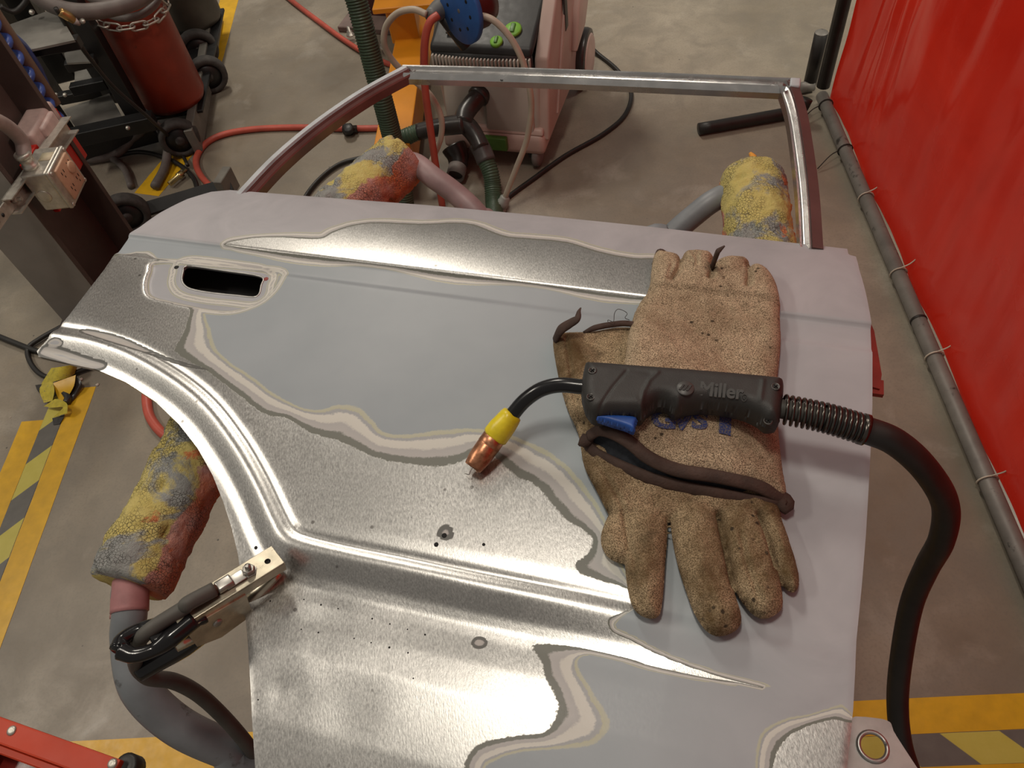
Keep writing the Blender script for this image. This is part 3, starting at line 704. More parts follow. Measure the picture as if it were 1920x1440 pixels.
B1 = ZD+0.02
obj('torn_binding', tube([tp(glove1, 1040, 634, B1, .001), W(1052, 618, B1+.012), W(1070, 606, B1+.022), W(1082, 598, B1+.028), W(1085, 585, B1+.03), W(1089, 577, B1+.031)], [0.005, 0.007, 0.006, 0.005, 0.0028, 0.001], 8, 6, 0.5), M['binding'], gl)
obj('cuff_binding', tube([W(1094, 624, B1), W(1115, 615, B1+.004), W(1145, 609, B1+.006), W(1180, 607, B1+.006), W(1230, 620, B1+.002)], [0.002, 0.004, 0.004, 0.004, 0.003], 8, 6, 0.7), M['binding'], gl)
obj('loose_thread', tube([W(1142, 610, B1+.004), W(1140, 600, B1+.01), W(1150, 603, B1+.014), W(1152, 588, B1+.016), W(1158, 580, B1+.018), W(1168, 582, B1+.018), W(1176, 588, B1+.014), W(1172, 596, B1+.012), W(1180, 600, B1+.008)], 0.00035, 5, 6), M['thread'], gl)
# upper glove
def smooth_base(P):
    out = np.zeros(len(P)); 
    offs = [(0, 0)]+[(0.016*math.cos(a), 0.016*math.sin(a)) for a in np.linspace(0, 2*math.pi, 8, endpoint=False)]+[(0.032*math.cos(a), 0.032*math.sin(a)) for a in np.linspace(0, 2*math.pi, 8, endpoint=False)]
    acc = []
    for o in offs:
        d = np.maximum.reduce([np.clip(poly_sd(P+np.array(o), q)[0]/0.02, 0, 1) for q, _, _ in glove1.sh]); acc.append(d*0.022)
    return skin_z(P)+0.001+np.maximum(np.mean(acc, 0), 0)
G2 = [([(1230, 474), (1219, 528), (1194, 560), (1178, 620), (1168, 690), (1140, 760), (1100, 808), (1125, 811), (1152, 822), (1182, 840), (1216, 864), (1270, 884), (1340, 894), (1420, 905), (1479, 916), (1475, 860), (1468, 790), (1464, 700), (1471, 620), (1470, 560), (1462, 520), (1444, 497), (1400, 484), (1340, 480), (1280, 476)], 0.026, 0.020),
      ([(1229, 462), (1240, 459), (1262, 463), (1280, 472), (1283, 500), (1270, 530), (1225, 540), (1222, 510)], 0.026, 0.018),
      ([(1282, 470), (1292, 462), (1320, 461), (1340, 467), (1344, 490), (1335, 530), (1278, 535), (1276, 500)], 0.031, 0.019),
      ([(1344, 490), (1352, 478), (1375, 472), (1402, 474), (1413, 484), (1410, 500), (1405, 540), (1340, 540)], 0.030, 0.02),
      ([(1405, 500), (1414, 488), (1432, 488), (1450, 500), (1464, 525), (1471, 560), (1460, 580), (1400, 570)], 0.028, 0.02)]
U2 = ZD+0.036
drop = lambda L: [(x, y-20*min(max((600-y)/90, 0), 1)) for x, y in L]      # the stubs lie lower, straight on the panel
G2 = [(drop(a_), b_, c_) if k_ == 0 else (drop(a_), b_, c_, drop([(fx_, 545)])[0], drop([(fx_, 492)])[0]) for k_, ((a_, b_, c_), fx_) in enumerate(zip(G2, (0, 1255, 1310, 1378, 1435)))]
glove2 = Pad(G2, U2, smooth_base, wr=0.0016, wscale=45, seed=8, dents=[(drop(a_), b_, c_) for a_, b_, c_ in [
    ([(1281, 476), (1276, 505), (1262, 525)], 0.008, 0.003), ([(1342, 482), (1338, 510), (1334, 522)], 0.010, 0.003), ([(1408, 490), (1409, 515), (1406, 535)], 0.008, 0.003),
    ([(1285, 480), (1300, 500)], 0.004, 0.002), ([(1310, 478), (1308, 505)], 0.004, 0.002), ([(1300, 470), (1305, 490)], 0.003, 0.002), ([(1262, 500), (1254, 525)], 0.003, 0.002),
    ([(1226, 690), (1260, 682), (1330, 690), (1405, 706), (1413, 684)], 0.0014, 0.0014)]])
gu = thing('welding_glove', 'tan suede welding glove on top, its brown-bound open cuff under the torch handle', 'glove', (*W(1320, 720, ZD)[:2], ZD), 'pair of welding gloves')
obj('shell', glove2.build(), M['suede'], gu)
lipU = [(1103, 811), (1125, 811), (1152, 823), (1182, 841), (1216, 865), (1270, 885), (1340, 895), (1420, 906), (1474, 916)]
lipL = [(1099, 829), (1112, 844), (1140, 862), (1185, 886), (1230, 904), (1290, 918), (1350, 928), (1420, 937), (1474, 936)]
zu = lambda x, y: smooth_base(np.array([W(x, y, U2)[:2]]))[0]
lu = catmull([np.array([*W(x, y, U2)[:2], zu(x, y)+[.017, .024, .026, .024, .020, .018, .018, .017, .012][i]]) for i, (x, y) in enumerate(lipU)], 6)
ll = catmull([np.array([*W(x, y-7, U2-.008)[:2], max(zu(x, y), ZD)+[.014, .007, .004, .003, .004, .005, .005, .005, .010][i]]) for i, (x, y) in enumerate(lipL)], 6)
loop = np.vstack([lu]+[[np.array([*W(x_, y_, U2-dz_)[:2], lu[-1][2]-dz_])] for x_, y_, dz_ in ((1480, 919, .001), (1484, 924, .002), (1484, 930, .003), (1480, 935, .004))]+[ll[::-1], [np.array([*W(1095, 822, U2)[:2], (lu[0][2]+ll[0][2])/2])], [lu[0]]])
loop = resample(loop[::2] if len(loop) % 2 else np.vstack([loop[:-1:2], loop[-1:]]), 0.003)
obj('cuff_binding', tube(loop, 0.0068, 10, 1, 0.55), M['binding'], gu)
# navy lining, sagging between the two lips
V = []; F = []; n = len(lu); m = 7
inward = (W(1290, 760, U2)-W(1290, 900, U2)); inward[2] = 0; inward /= np.linalg.norm(inward)
for i in range(n):
    for k in range(m):
        t = k/(m-1); p_ = lu[i]*(1-t)+ll[i]*t+inward*0.004*math.sin(math.pi*t)+np.array([0, 0, -0.003*math.sin(math.pi*t)]); V.append(p_)
for i in range(n-1):
    for k in range(m-1): F.append((i*m+k, i*m+k+1, (i+1)*m+k+1, (i+1)*m+k))
obj('cuff_lining', (V, F), M['lining'], gu)
# underside of the cuff that shows below the mouth
V = []; F = []
for i in range(n):
    for k in range(4):
        t = k/3; p_ = ll[i]*(1-t)+(ll[i]+inward*0.05)*t; V.append((p_[0], p_[1], p_[2]-0.003-0.001*t))
for i in range(n-1):
    for k in range(3): F.append((i*4+k, i*4+k+1, (i+1)*4+k+1, (i+1)*4+k))
obj('cuff_underside', (V, F), M['suede'], gu)
obj('torn_binding', tube([tp(glove2, 1338, 478, U2), W(1345, 474, U2+.015), W(1350, 468, U2+.02), W(1359, 461, U2+.024)], [0.004, 0.004, 0.003, 0.001], 8, 5, 0.6), M['binding'], gu)
obj('burnt_tip', tube([tp(glove2, 1227, 448, U2, -.003), tp(glove2, 1238, 444, U2, -.003), tp(glove2, 1254, 446, U2, -.002)], [0.002, 0.004, 0.001], 8, 5), M['binding'], gu)
# lettering: flat meshes from text curves
def text_mesh(body, size, extrude=0.0, offset=0.0):
    cu = bpy.data.curves.new('txt', 'FONT'); cu.body = body; cu.size = size; cu.extrude = extrude; cu.offset = offset; cu.align_x = 'CENTER'; cu.align_y = 'CENTER'; cu.resolution_u = 4
    o = bpy.data.objects.new('txt', cu); COL.objects.link(o); bpy.context.view_layer.update()
    me = bpy.data.meshes.new_from_object(o.evaluated_get(bpy.context.evaluated_depsgraph_get()))
    V = [tuple(v.co) for v in me.vertices]; F = [tuple(p.vertices) for p in me.polygons]
    bpy.data.objects.remove(o); bpy.data.curves.remove(cu); bpy.data.meshes.remove(me); return V, F
def ink():
    t = NT('faded_blue_ink'); n = t.noise(700, 2); c = t.mix(t.ramp(n, [(0.5, 0.0), (0.58, 1.0)]), (0.035, 0.05, 0.17), (0.17, 0.14, 0.12)); return t.set(c, 0.9)
M['ink'] = ink()
for ch, px, py, sx in [('G', 1245, 788, 1.15), ('V', 1279, 790, 1.1), ('S', 1312, 790, 1.1), ('I', 1360, 797, 2.2)]:
    tv, tf = text_mesh(ch, 0.030, offset=0.0012)
    bm = bmesh.new(); vs = [bm.verts.new(v) for v in tv]; bm.verts.index_update()
    for q_ in tf:
        try: bm.faces.new([vs[i] for i in q_])
        except ValueError: pass
    bmesh.ops.triangulate(bm, faces=bm.faces[:]); bmesh.ops.subdivide_edges(bm, edges=[e for e in bm.edges if e.calc_length() > 0.003], cuts=2, use_grid_fill=False); bm.verts.index_update()
    c = W(px, py, ZD+.049)[:2]; d = W(px+60, py+7, ZD+.049)[:2]-c; d /= np.linalg.norm(d); nn = np.array([-d[1], d[0]])
    P = np.array([c+d*v.co.x*sx+nn*v.co.y for v in bm.verts]); zt, _ = glove2.top(P)
    obj('printed_letter', (np.column_stack([P, zt+0.0014]), [[v.index for v in f.verts] for f in bm.faces]), M['ink'], gu, label='blue printed letter'); bm.free()
# fuzz standing off the suede
def fuzz(pad, verts, parent, mat, count, ln):
    V0 = np.array(verts[0]); n = len(V0)//2; V0 = V0[:n]; V = []; F = []
    for i in rng.integers(0, n, count):
        p_ = V0[i]+rng.normal(0, 0.0008, 3)*np.array([1, 1, 0]); d = rng.normal(0, 1, 3)*np.array([1, 1, .5]); d[2] = abs(d[2])+0.3; d /= np.linalg.norm(d); s_ = np.cross(d, rng.normal(0, 1, 3)); s_ /= np.linalg.norm(s_)
        l = ln*rng.uniform(.4, 1.2); b = len(V); V += [p_-s_*0.00012, p_+s_*0.00012, p_+d*l]; F.append((b, b+1, b+2))
    o = obj('suede_fuzz', (V, F), mat, parent); o['kind'] = 'stuff'
M['fuzz'] = plain('suede_fibre', (0.36, 0.27, 0.17), 0.9)
fuzz(glove1, gv, gl, M['fuzz'], 9000, 0.0022)
fuzz(glove2, glove2.build(), gu, M['fuzz'], 9000, 0.0018)

# ---------------------------------------------------------------- welding torch
M['grip'] = plain('grey_black_grip', (0.030, 0.028, 0.026), 0.55, 0, 0.2, 50, 0.25, 900)
M['blue'] = plain('blue_trigger', (0.015, 0.075, 0.33), 0.45, 0, 0.15, 40)
M['gloss'] = plain('gloss_black_sleeve', (0.008, 0.008, 0.009), 0.22, 0, 0.3, 40)
M['ytape'] = plain('yellow_insulating_tape', (0.78, 0.62, 0.02), 0.32, 0, 0.12, 90, 0.35, 180)
def copper():
    t = NT('worn_copper'); n = t.noise(110, 5, 0.65); c = t.ramp(n, [(0.3, (0.30, 0.12, 0.06)), (0.6, (0.62, 0.29, 0.16)), (0.75, (0.72, 0.42, 0.28))]); t.bump(n, 0.25, 0.0008); return t.set(c, t.math('MULTIPLY_ADD', n, 0.3, 0.2), 0.9)
M['copper'] = copper()
M['steel'] = plain('dull_steel', (0.45, 0.43, 0.40), 0.35, 0.95, 0.3, 60)
M['screw'] = plain('dark_screw', (0.10, 0.095, 0.09), 0.4, 0.8, 0.3, 60)
M['springwire'] = plain('dark_spring_wire', (0.10, 0.09, 0.08), 0.22, 0.9, 0.2, 60)
M['rubber'] = plain('black_rubber', (0.016, 0.014, 0.012), 0.5, 0, 0.35, 25)
M['sheath'] = plain('grey_cable_sheath', (0.085, 0.08, 0.07), 0.6, 0, 0.2, 40)
ZG = ZD+0.068
gun = thing('welding_torch', 'black welding torch with blue trigger, copper nozzle and spring, resting on the gloves', 'welding torch', (*W(1280, 760, ZD)[:2], ZD))
gb = lambda P: np.full(len(P), ZD+0.0475)
HANDLE = [(1096, 694), (1106, 690), (1200, 697), (1330, 707), (1440, 717), (1462, 721), (1468, 730), (1466, 760), (1460, 795), (1450, 801), (1434, 800), (1418, 788), (1390, 776), (1350, 768), (1310, 766), (1285, 770), (1264, 776), (1250, 764), (1234, 762), (1216, 772), (1205, 785), (1190, 786), (1150, 785), (1115, 787), (1100, 775), (1092, 758), (1090, 730)]
grip = Pad([(HANDLE, 0.040, 0.014)], ZG, gb, g=0.0014, sm=4, under=0.45, expo=2.6, dents=[
    ([(1124, 784), (1150, 745), (1175, 716)], 0.0016, 0.0012), ([(1100, 700), (1180, 713), (1215, 720)], 0.0006, 0.003), ([(1202, 783), (1205, 757), (1216, 735), (1232, 720)], -0.0014, 0.0018),
    ([(1425, 735), (1420, 770)], -0.0012, 0.002), ([(1264, 778), (1262, 768)], 0.004, 0.0022)])
gvf = grip.build(); hd = obj('handle', gvf, M['grip'], gun)
TG = ZD+0.0475+0.040
gt = lambda x, y, dz=0.0: np.array([*W(x, y, TG)[:2], grip.top(W(x, y, ZG)[:2])[0][0]+dz])
trig = Pad([([(1116, 786), (1135, 783), (1165, 783), (1194, 787), (1192, 800), (1189, 811), (1170, 804), (1140, 795)], 0.015, 0.005)], ZG, lambda P: np.full(len(P), ZD+0.060), g=0.001, sm=3, under=0.5, expo=3)
obj('trigger', trig.build(), M['blue'], gun)
for x, y in [(1111, 703), (1108, 751), (1452, 733), (1441, 786)]:
    c = W(x, y, ZG+.012); zt = grip.top(c[:2])[0][0]
    s_ = obj('screw', lathe((c[0], c[1], zt-0.0015), (0, 0, 1), [(0.0044, 0), (0.0044, 0.0022), (0.0034, 0.0026), (0.0030, 0.0016), (0.0012, 0.0018)], 18), M['screw'], gun)
    for k in (0, 90): obj('screw_slot', box((c[0], c[1], zt+0.0006), (0.0042, 0.0009, 0.0008), axes(30+k)), M['black'], s_)
# raised lettering and badge
c0 = W(1352, 733, TG); dvec = W(1400, 739, TG)-W(1300, 727, TG); dvec[2] = 0; dvec /= np.linalg.norm(dvec); nvec = np.array([-dvec[1], dvec[0], 0])
M['letters'] = plain('raised_letters', (0.060, 0.057, 0.054), 0.42, 0, 0.1, 60)
def on_grip(tv, c, lift):
    q_ = np.array([c[:2]+dvec[:2]*v[0]+nvec[:2]*v[1] for v in tv]); zq = grip.top(q_)[0]
    co_ = np.linalg.lstsq(np.column_stack([q_-c[:2], np.ones(len(q_))]), zq, rcond=None)[0]; lift = lift+np.max(zq-(np.column_stack([q_-c[:2], np.ones(len(q_))])@co_))*0.4
    return [(a_[0], a_[1], float(np.append(a_-c[:2], 1)@co_)+v[2]+lift) for a_, v in zip(q_, tv)]
    out = []
    for v in tv:
        xy = c[:2]+dvec[:2]*v[0]+nvec[:2]*v[1]; zt = grip.top(np.array([xy]))[0][0]; out.append((xy[0], xy[1], zt+v[2]+lift))
    return out
tv, tf = text_mesh('Miller', 0.0168, 0.0005, 0.00045); obj('lettering', (on_grip([(v[0]*1.04, v[1], v[2]) for v in tv], c0, 0.0006), tf), M['letters'], gun, smooth=False)
tv, tf = text_mesh('®', 0.0075, 0.0004, 0.0001); obj('lettering', (on_grip(tv, W(1396, 745, TG), 0.0004), tf), M['letters'], gun, smooth=False)
bc = W(1285, 728, TG); bz = grip.top(np.array([bc[:2]]))[0][0]
bo = obj('badge', lathe((bc[0], bc[1], bz-0.001), (0, 0, 1), [(0.0084, 0), (0.0084, 0.0014), (0.0080, 0.0018)], 32), M['letters'], gun)
for k in (-1, 0, 1):
    tvs = [((k*0.0034)+x+y*0.45, y, zz) for zz in (0, 0.0006) for x, y in ((-0.0010, -0.0034), (0.0010, -0.0034), (0.0010, 0.0034), (-0.0010, 0.0034))]
    obj('badge_stripe', ([bc*np.array([1, 1, 0])+np.array([0, 0, bz+0.0010+v[2]])+dvec*v[0]+nvec*v[1] for v in tvs], [(0, 1, 2, 3), (4, 5, 6, 7), (0, 1, 5, 4), (1, 2, 6, 5), (2, 3, 7, 6), (3, 0, 4, 7)]), M['grip'], bo, smooth=False)
# neck, tape, nozzle
neck = [W(1110, 726, ZD+.068), W(1088, 725, ZD+.068), W(1050, 722, ZD+.067), W(1015, 730, ZD+.062), W(985, 750, ZD+.052), W(962, 776, ZD+.040), W(944, 800, ZD+.030)]
obj('neck', tube(neck, 0.0078, 18, 10), M['gloss'], gun)
n0 = W(962, 775, ZD+.040); n1 = W(928, 818, ZD+.024); n2 = W(886, 877, ZD+.012)
dn = n2-n1; Ln = np.linalg.norm(dn); dn /= Ln
tv, tf = lathe(n0, n1-n0, [(0.0076, 0.0), (0.0108, 0.0012), (0.0118, 0.006), (0.0128, 0.012), (0.0136, 0.020), (0.0138, np.linalg.norm(n1-n0)-.001), (0.0128, np.linalg.norm(n1-n0)+.001)], 28)
obj('tape_wrap', (bump_noise(tv, 0.0009, 160, 2), tf), M['ytape'], gun)
obj('nozzle', lathe(n1, dn, [(0.0122, -0.004), (0.0124, Ln*0.30), (0.0119, Ln*0.32), (0.0122, Ln*0.34), (0.0118, Ln*0.7), (0.0103, Ln*0.93), (0.0095, Ln), (0.0078, Ln), (0.0074, Ln-0.012)], 32), M['copper'], gun)
obj('contact_tip', lathe(n2-dn*0.012, dn, [(0.0032, 0), (0.003, 0.008), (0.0012, 0.0095)], 14), M['copper'], gun)
obj('filler_wire', tube([n2-dn*0.006, n2+dn*0.004, n2+dn*0.008+np.array([0.001, 0, -.001]), W(872, 888, ZD+.004)], 0.0005, 6, 4), M['steel'], gun)
# strain relief spring and cable
s0 = W(1462, 766, ZD+.068); s1 = W(1545, 783, ZD+.066); s2 = W(1622, 806, ZD+.060)
core = resample([s0, s1, s2], 0.0012); T, N, B = frames(core); m = len(core); hel = []
for i in range(0, m):
    f = i/(m-1); sub = 10
    if i == m-1: break
    for k in range(sub):
        g_ = (i+k/sub)/(m-1); cpt = core[i]*(1-k/sub)+core[i+1]*(k/sub); a = 2*math.pi*15.5*(g_**1.08); hel.append(cpt+0.0135*(math.cos(a)*N[i]+math.sin(a)*B[i]))
obj('spring', tube(hel[::2], 0.0016, 7, 1), M['springwire'], gun)
obj('spring_sleeve', tube([s0-(s1-s0)*0.1, s1, s2], 0.0095, 14, 8), M['sheath'], gun)
obj('end_ring', lathe(s2-(s2-s1)/np.linalg.norm(s2-s1)*0.004, s2-s1, [(0.0095, 0), (0.0152, 0), (0.0152, 0.005), (0.0100, 0.005)], 24), M['springwire'], gun)
cab = [s1, s2, W(1680, 830, ZD+.052), W(1735, 880, ZD+.02), W(1772, 945, 0.86), W(1766, 1010, 0.80), W(1737, 1065, 0.73), W(1710, 1130, 0.66), W(1692, 1220, 0.58), W(1683, 1310, 0.51), W(1690, 1390, 0.46), W(1712, 1460, 0.42), W(1740, 1540, 0.36), W(1770, 1640, 0.25), W(1760, 1760, 0.06), W(1650, 1850, 0.02)]
obj('cable', tube(cab, 0.0132, 16, 10), M['rubber'], gun)

# ---------------------------------------------------------------- ground clamp
M['nickel'] = plain('worn_plated_steel', (0.60, 0.54, 0.42), 0.30, 0.95, 0.35, 45, dirt=((0.16, 0.11, 0.06), 0.66))
M['rust'] = plain('rusty_strands', (0.10, 0.045, 0.025), 0.8, 0.2, 0.5, 200, 0.8, 600)
zc = ZD+0.004
clamp = thing('ground_clamp', 'plated steel earth clamp with black grips biting the door edge', 'clamp', (*W(400, 1130, ZD)[:2], ZD-.05))
J0 = W(515, 1058, zc); J1 = W(352, 1160, zc+.02); H1 = W(225, 1216, zc+.036)
cx = (J1-J0); Lc = np.linalg.norm(cx); cx /= Lc; cy = np.cross(np.array([0, 0, 1.0]), cx); cy /= np.linalg.norm(cy); cz = np.cross(cx, cy); CA = np.stack([cx, cy, cz])
def cl(x, y, zz): return J0+cx*x+cy*y+cz*zz
jw = 0.0125
up_ = [(-0.006, -jw), (Lc+0.01, -jw*0.95), (Lc+0.01, jw*0.95), (-0.006, jw)]
j = obj('upper_jaw', merge(prism(up_, 0.0105, 0.013, CA, J0, 0.0006), prism([(-0.006, jw-.0018), (Lc+.01, jw*.95-.0018), (Lc+.01, jw*.95), (-0.006, jw)], 0.0, 0.0105, CA, J0), prism([(-0.006, -jw), (Lc+.01, -jw*.95), (Lc+.01, -jw*.95+.0018), (-0.006, -jw+.0018)], 0.0, 0.0105, CA, J0), prism([(-0.006, -jw), (-0.0042, -jw), (-0.0042, jw), (-0.006, jw)], 0.001, 0.0105, CA, J0)), M['nickel'], clamp, smooth=False)
obj('jaw_hole', lathe(cl(0.006, 0.001, 0.0122), cz, [(0.0018, 0), (0.0026, 0.0012), (0.003, 0.001)], 14), M['black'], j)
nb_ = cl(0.025, 0.0, 0.013)
obj('nut', lathe(nb_, cz, [(0.0075, 0), (0.0075, 0.0012), (0.0062, 0.0012), (0.0062, 0.0052), (0.0052, 0.006)], 6), M['steel'], j, smooth=False)
obj('bolt', lathe(nb_, cz, [(0.0030, 0.004), (0.0030, 0.0105), (0.0022, 0.0115)], 14), M['steel'], j)
obj('cable_lug', merge(box(cl(0.040, 0, 0.0145), (0.020, 0.012, 0.002), CA, 0.0006), box(cl(0.050, 0, 0.0175), (0.016, 0.0115, 0.0075), CA, 0.002)), M['steel'], j)
obj('wire_strands', lathe(cl(0.057, 0, 0.018), cx, [(0.004, 0), (0.0056, 0.003), (0.0052, 0.009)], 12), M['rust'], j)
# lower jaw, below the panel, with its pivot cheek
lj = [cl(-0.002, 0, -0.016), cl(Lc*0.45, 0, -0.034), cl(Lc*0.75, 0, -0.030), cl(Lc+.02, 0.0, -0.024)]
obj('lower_jaw', tube(lj, [0.006, 0.010, 0.012, 0.010], 10, 6, 0.7), M['nickel'], clamp)
ck = [(Lc*0.42, -0.036), (Lc*0.42, 0.002), (Lc*1.08, 0.006), (Lc*1.05, -0.03), (Lc*0.8, -0.040)]
AX2 = np.stack([cx, cz, np.cross(cx, cz)])
for s_ in (-1, 1):
    obj('pivot_cheek', prism(ck, -0.001, 0.001, AX2, J0+cy*s_*jw*1.02, 0), M['nickel'], clamp, smooth=False)
    obj('pivot_rivet', lathe(J0+cx*Lc*0.78-cz*0.013+cy*s_*jw*1.05, cy*s_, [(0.005, 0), (0.0046, 0.0016), (0.003, 0.0024)], 16), M['steel'], clamp)
# upper grip: black sleeve that forks round the cable, lower grip
h = H1-J1; 
g1 = [J1-cx*0.004+cz*0.006, J1+h*0.35+cz*0.003-cy*0.003, J1+h*0.62-cy*0.010, J1+h*0.90-cy*0.008, J1+h*1.0]
g2 = [J1-cx*0.004+cz*0.006+cy*0.008, J1+h*0.35+cz*0.003+cy*0.014, J1+h*0.62+cy*0.016, J1+h*0.88+cy*0.013, J1+h*1.0+cy*0.003]
M['vinyl'] = plain('glossy_black_grip', (0.010, 0.010, 0.011), 0.16, 0, 0.3, 30)
obj('upper_grip', merge(tube(g1, [0.0085, 0.009, 0.0065, 0.0068, 0.009], 12, 8), tube(g2, [0.0085, 0.009, 0.0065, 0.0068, 0.0085], 12, 8), tube([J1+h*1.0-cy*.001, J1+h*1.05+cy*.002], [0.0085, 0.006], 12, 1), box(J1+h*0.18+cz*.002+cy*.004, (0.05, 0.018, 0.009), np.stack([h/np.linalg.norm(h), cy, np.cross(h/np.linalg.norm(h), cy)]), 0.003)), M['vinyl'], clamp)
lg = [cl(Lc*0.72, 0, -0.028), W(345, 1205, zc-.035), W(300, 1232, zc-.045), W(262, 1256, zc-.052)]
obj('lower_grip', tube(lg, [0.013, 0.0145, 0.0135, 0.012], 12, 8, 0.8), M['vinyl'], clamp)
cc = [cl(0.060, 0, 0.019), cl(0.085, 0.0, 0.022), W(345, 1140, zc+.035), W(290, 1175, zc+.035), W(262, 1200, zc+.025), W(255, 1225, zc-.01), W(256, 1250, zc-.05), W(280, 1270, zc-.085), W(325, 1277, zc-.11), W(370, 1300, zc-.15), W(415, 1340, zc-.2), W(455, 1385, zc-.25), W(480, 1420, zc-.29), W(520, 1480, zc-.36), W(560, 1560, 0.4)]
obj('cable', tube(cc, [0.0072]*7+[0.0085]*8, 14, 8), M['sheath'], clamp)

# ---------------------------------------------------------------- steel column with its outlet
M['col_lit'] = plain('lit_column_grey', (0.235, 0.225, 0.21), 0.5, 0, 0.2, 6)  # grey puts the light on the near flange into its colour
M['col_brown'] = plain('brown_column_paint', (0.070, 0.045, 0.038), 0.5, 0, 0.2, 10, 0.15, 300)
M['galv'] = plain('galvanised_steel', (0.55, 0.52, 0.46), 0.42, 0.75, 0.22, 60)
M['redbox'] = plain('red_enamel', (0.50, 0.02, 0.012), 0.4, 0, 0.2, 20)
M['paleplastic'] = plain('pale_pink_plastic', (0.46, 0.33, 0.30), 0.5, 0, 0.2, 30)
M['peach'] = plain('peach_receptacle', (0.58, 0.36, 0.23), 0.45, 0, 0.12, 60)
M['conduit'] = plain('grey_conduit', (0.30, 0.24, 0.22), 0.5, 0, 0.15, 40)
SE = np.array([-1.081, 1.623, 0.0]); cb, cd, CH = 0.157, 0.297, 3.2
def cp(x, y, z): return SE-ex*x+ey*y+np.array([0, 0, z])       # x west, y north of the near corner
column = thing('steel_column', 'brown painted steel column at the left edge, lit near face coloured grey', 'column', cp(cb/2, cd/2, 0))
obj('near_flange', box(cp(cb/2, 0.008, CH/2), (cb, 0.016, CH), SX, 0.001, 1), M['col_lit'], column, smooth=False)
obj('far_flange', box(cp(cb/2, cd-0.008, CH/2), (cb, 0.016, CH), SX, 0.001, 1), M['col_brown'], column, smooth=False)
obj('web', box(cp(cb/2, cd/2, CH/2), (0.011, cd-0.032, CH), SX), M['col_brown'], column, smooth=False)
obj('edge_strip', box(cp(-0.0005, 0.008, CH/2), (0.002, 0.015, CH), SX), M['col_brown'], column, smooth=False)
obj('base_plate', box(cp(cb/2, cd/2, 0.01), (cb+0.1, cd+0.08, 0.02), SX, 0.002, 1), M['col_brown'], column, smooth=False)
# strut and receptacle box across the flange edges
zb_ = 0.50
ps = lambda x, y, dx: None
def on_east(px, py, off):                      # photo point -> the plane just east of the flange edges
    d = ray(px, py); o_ = np.array([0, 0, CAMH]); pl_ = SE+ex*off; t = ((pl_-o_)@ex)/(d@ex); return o_+t*d
sA = on_east(22, 388, 0.02); sB = on_east(132, 232, 0.02)
sv = sB-sA; sL = np.linalg.norm(sv); sv /= sL; SA = np.stack([sv, np.cross(ex, sv)/np.linalg.norm(np.cross(ex, sv)), ex])
strut = thing('strut_channel', 'galvanised strut channel bolted across the steel column', 'bracket', sA)
sc = (sA+sB)/2
obj('channel', merge(box(sc-ex*0.012, (sL, 0.041, 0.003), SA), box(sc+SA[1]*0.019, (sL, 0.003, 0.026), SA), box(sc-SA[1]*0.019, (sL, 0.003, 0.026), SA)), M['galv'], strut, smooth=False)
obj('end_tab', box(sA-sv*0.03+SA[1]*0.0-ex*0.01, (0.09, 0.03, 0.004), SA), M['galv'], strut, smooth=False)
for k in (-0.055, -0.03): obj('tab_hole', lathe(sA+sv*k-ex*0.0078, ex, [(0.003, 0), (0.005, 0.0006)], 12), M['black'], strut)
obj('clamp_bolt', lathe(sA+sv*0.03-ex*0.008, ex, [(0.009, 0), (0.009, 0.008), (0.005, 0.008), (0.005, 0.02)], 6), M['galv'], strut, smooth=False)
bxc = on_east(98, 335, 0.055)
obx = thing('outlet_box', 'galvanised four-plug outlet box on the steel column', 'outlet', bxc-np.array([0, 0, .055]))
BAx = np.stack([ey, np.cross(np.array([0, 0, 1.0]), -ey)*0+np.array([0, 0, 1.0]), ex])
tl = math.radians(0)
obj('box_body', box(bxc, (0.105, 0.105, 0.062), BAx, 0.004), M['galv'], obx, smooth=False)
obj('cover_plate', box(bxc+ex*0.036, (0.108, 0.108, 0.012), BAx, 0.005, 3), M['galv'], obx)
fp = obj('receptacle', box(bxc+ex*0.043+ey*0.004, (0.076, 0.086, 0.008), BAx, 0.003), M['peach'], obx)
for i, (a, b) in enumerate([(-.019, -.021), (.019, -.021), (-.019, .021), (.019, .021)]):
    for dy_, dz_, l in [(-.006, .004, .008), (.006, .004, .008), (0, -.008, .005)]:
        obj('plug_slot', box(bxc+ex*0.0473+ey*(a+dy_+.004)+np.array([0, 0, b+dz_]), (0.0022, l, 0.0006), BAx), M['black'], fp, smooth=False)
for k, (a, b) in enumerate([(-.046, -.046), (.046, -.046), (-.046, .046), (.046, .046)]): obj('cover_screw', lathe(bxc+ex*0.042+ey*a+np.array([0, 0, b]), ex, [(0.005, 0), (0.005, 0.002), (0.003, 0.003)], 12), M['galv'], obx)
obj('plug_button', lathe(bxc+ex*0.046+ey*0.022+np.array([0, 0, .012]), ex, [(0.015, 0), (0.015, 0.005), (0.012, 0.006)], 20), M['peach'], obx)
obj('side_knockout', lathe(bxc-ey*0.0525-np.array([0, 0, .01])-ex*0.008, -ey, [(0.017, 0), (0.017, 0.0012), (0.0155, 0.0016)], 20), M['galv'], obx)
obj('box_label', box(bxc+np.array([0, 0, .0531])+ex*0.012+ey*0.015, (0.03, 0.001, 0.03), BAx), plain('paper_label', (0.60, 0.52, 0.36), 0.6), obx)
kc = bxc+np.array([0, 0, .052])-ey*0.02-ex*0.012
obj('conduit_connector', lathe(kc, (0, 0, 1), [(0.019, 0), (0.019, 0.010), (0.016, 0.012), (0.0165, 0.03), (0.019, 0.031), (0.019, 0.04), (0.015, 0.042)], 20), M['galv'], obx)
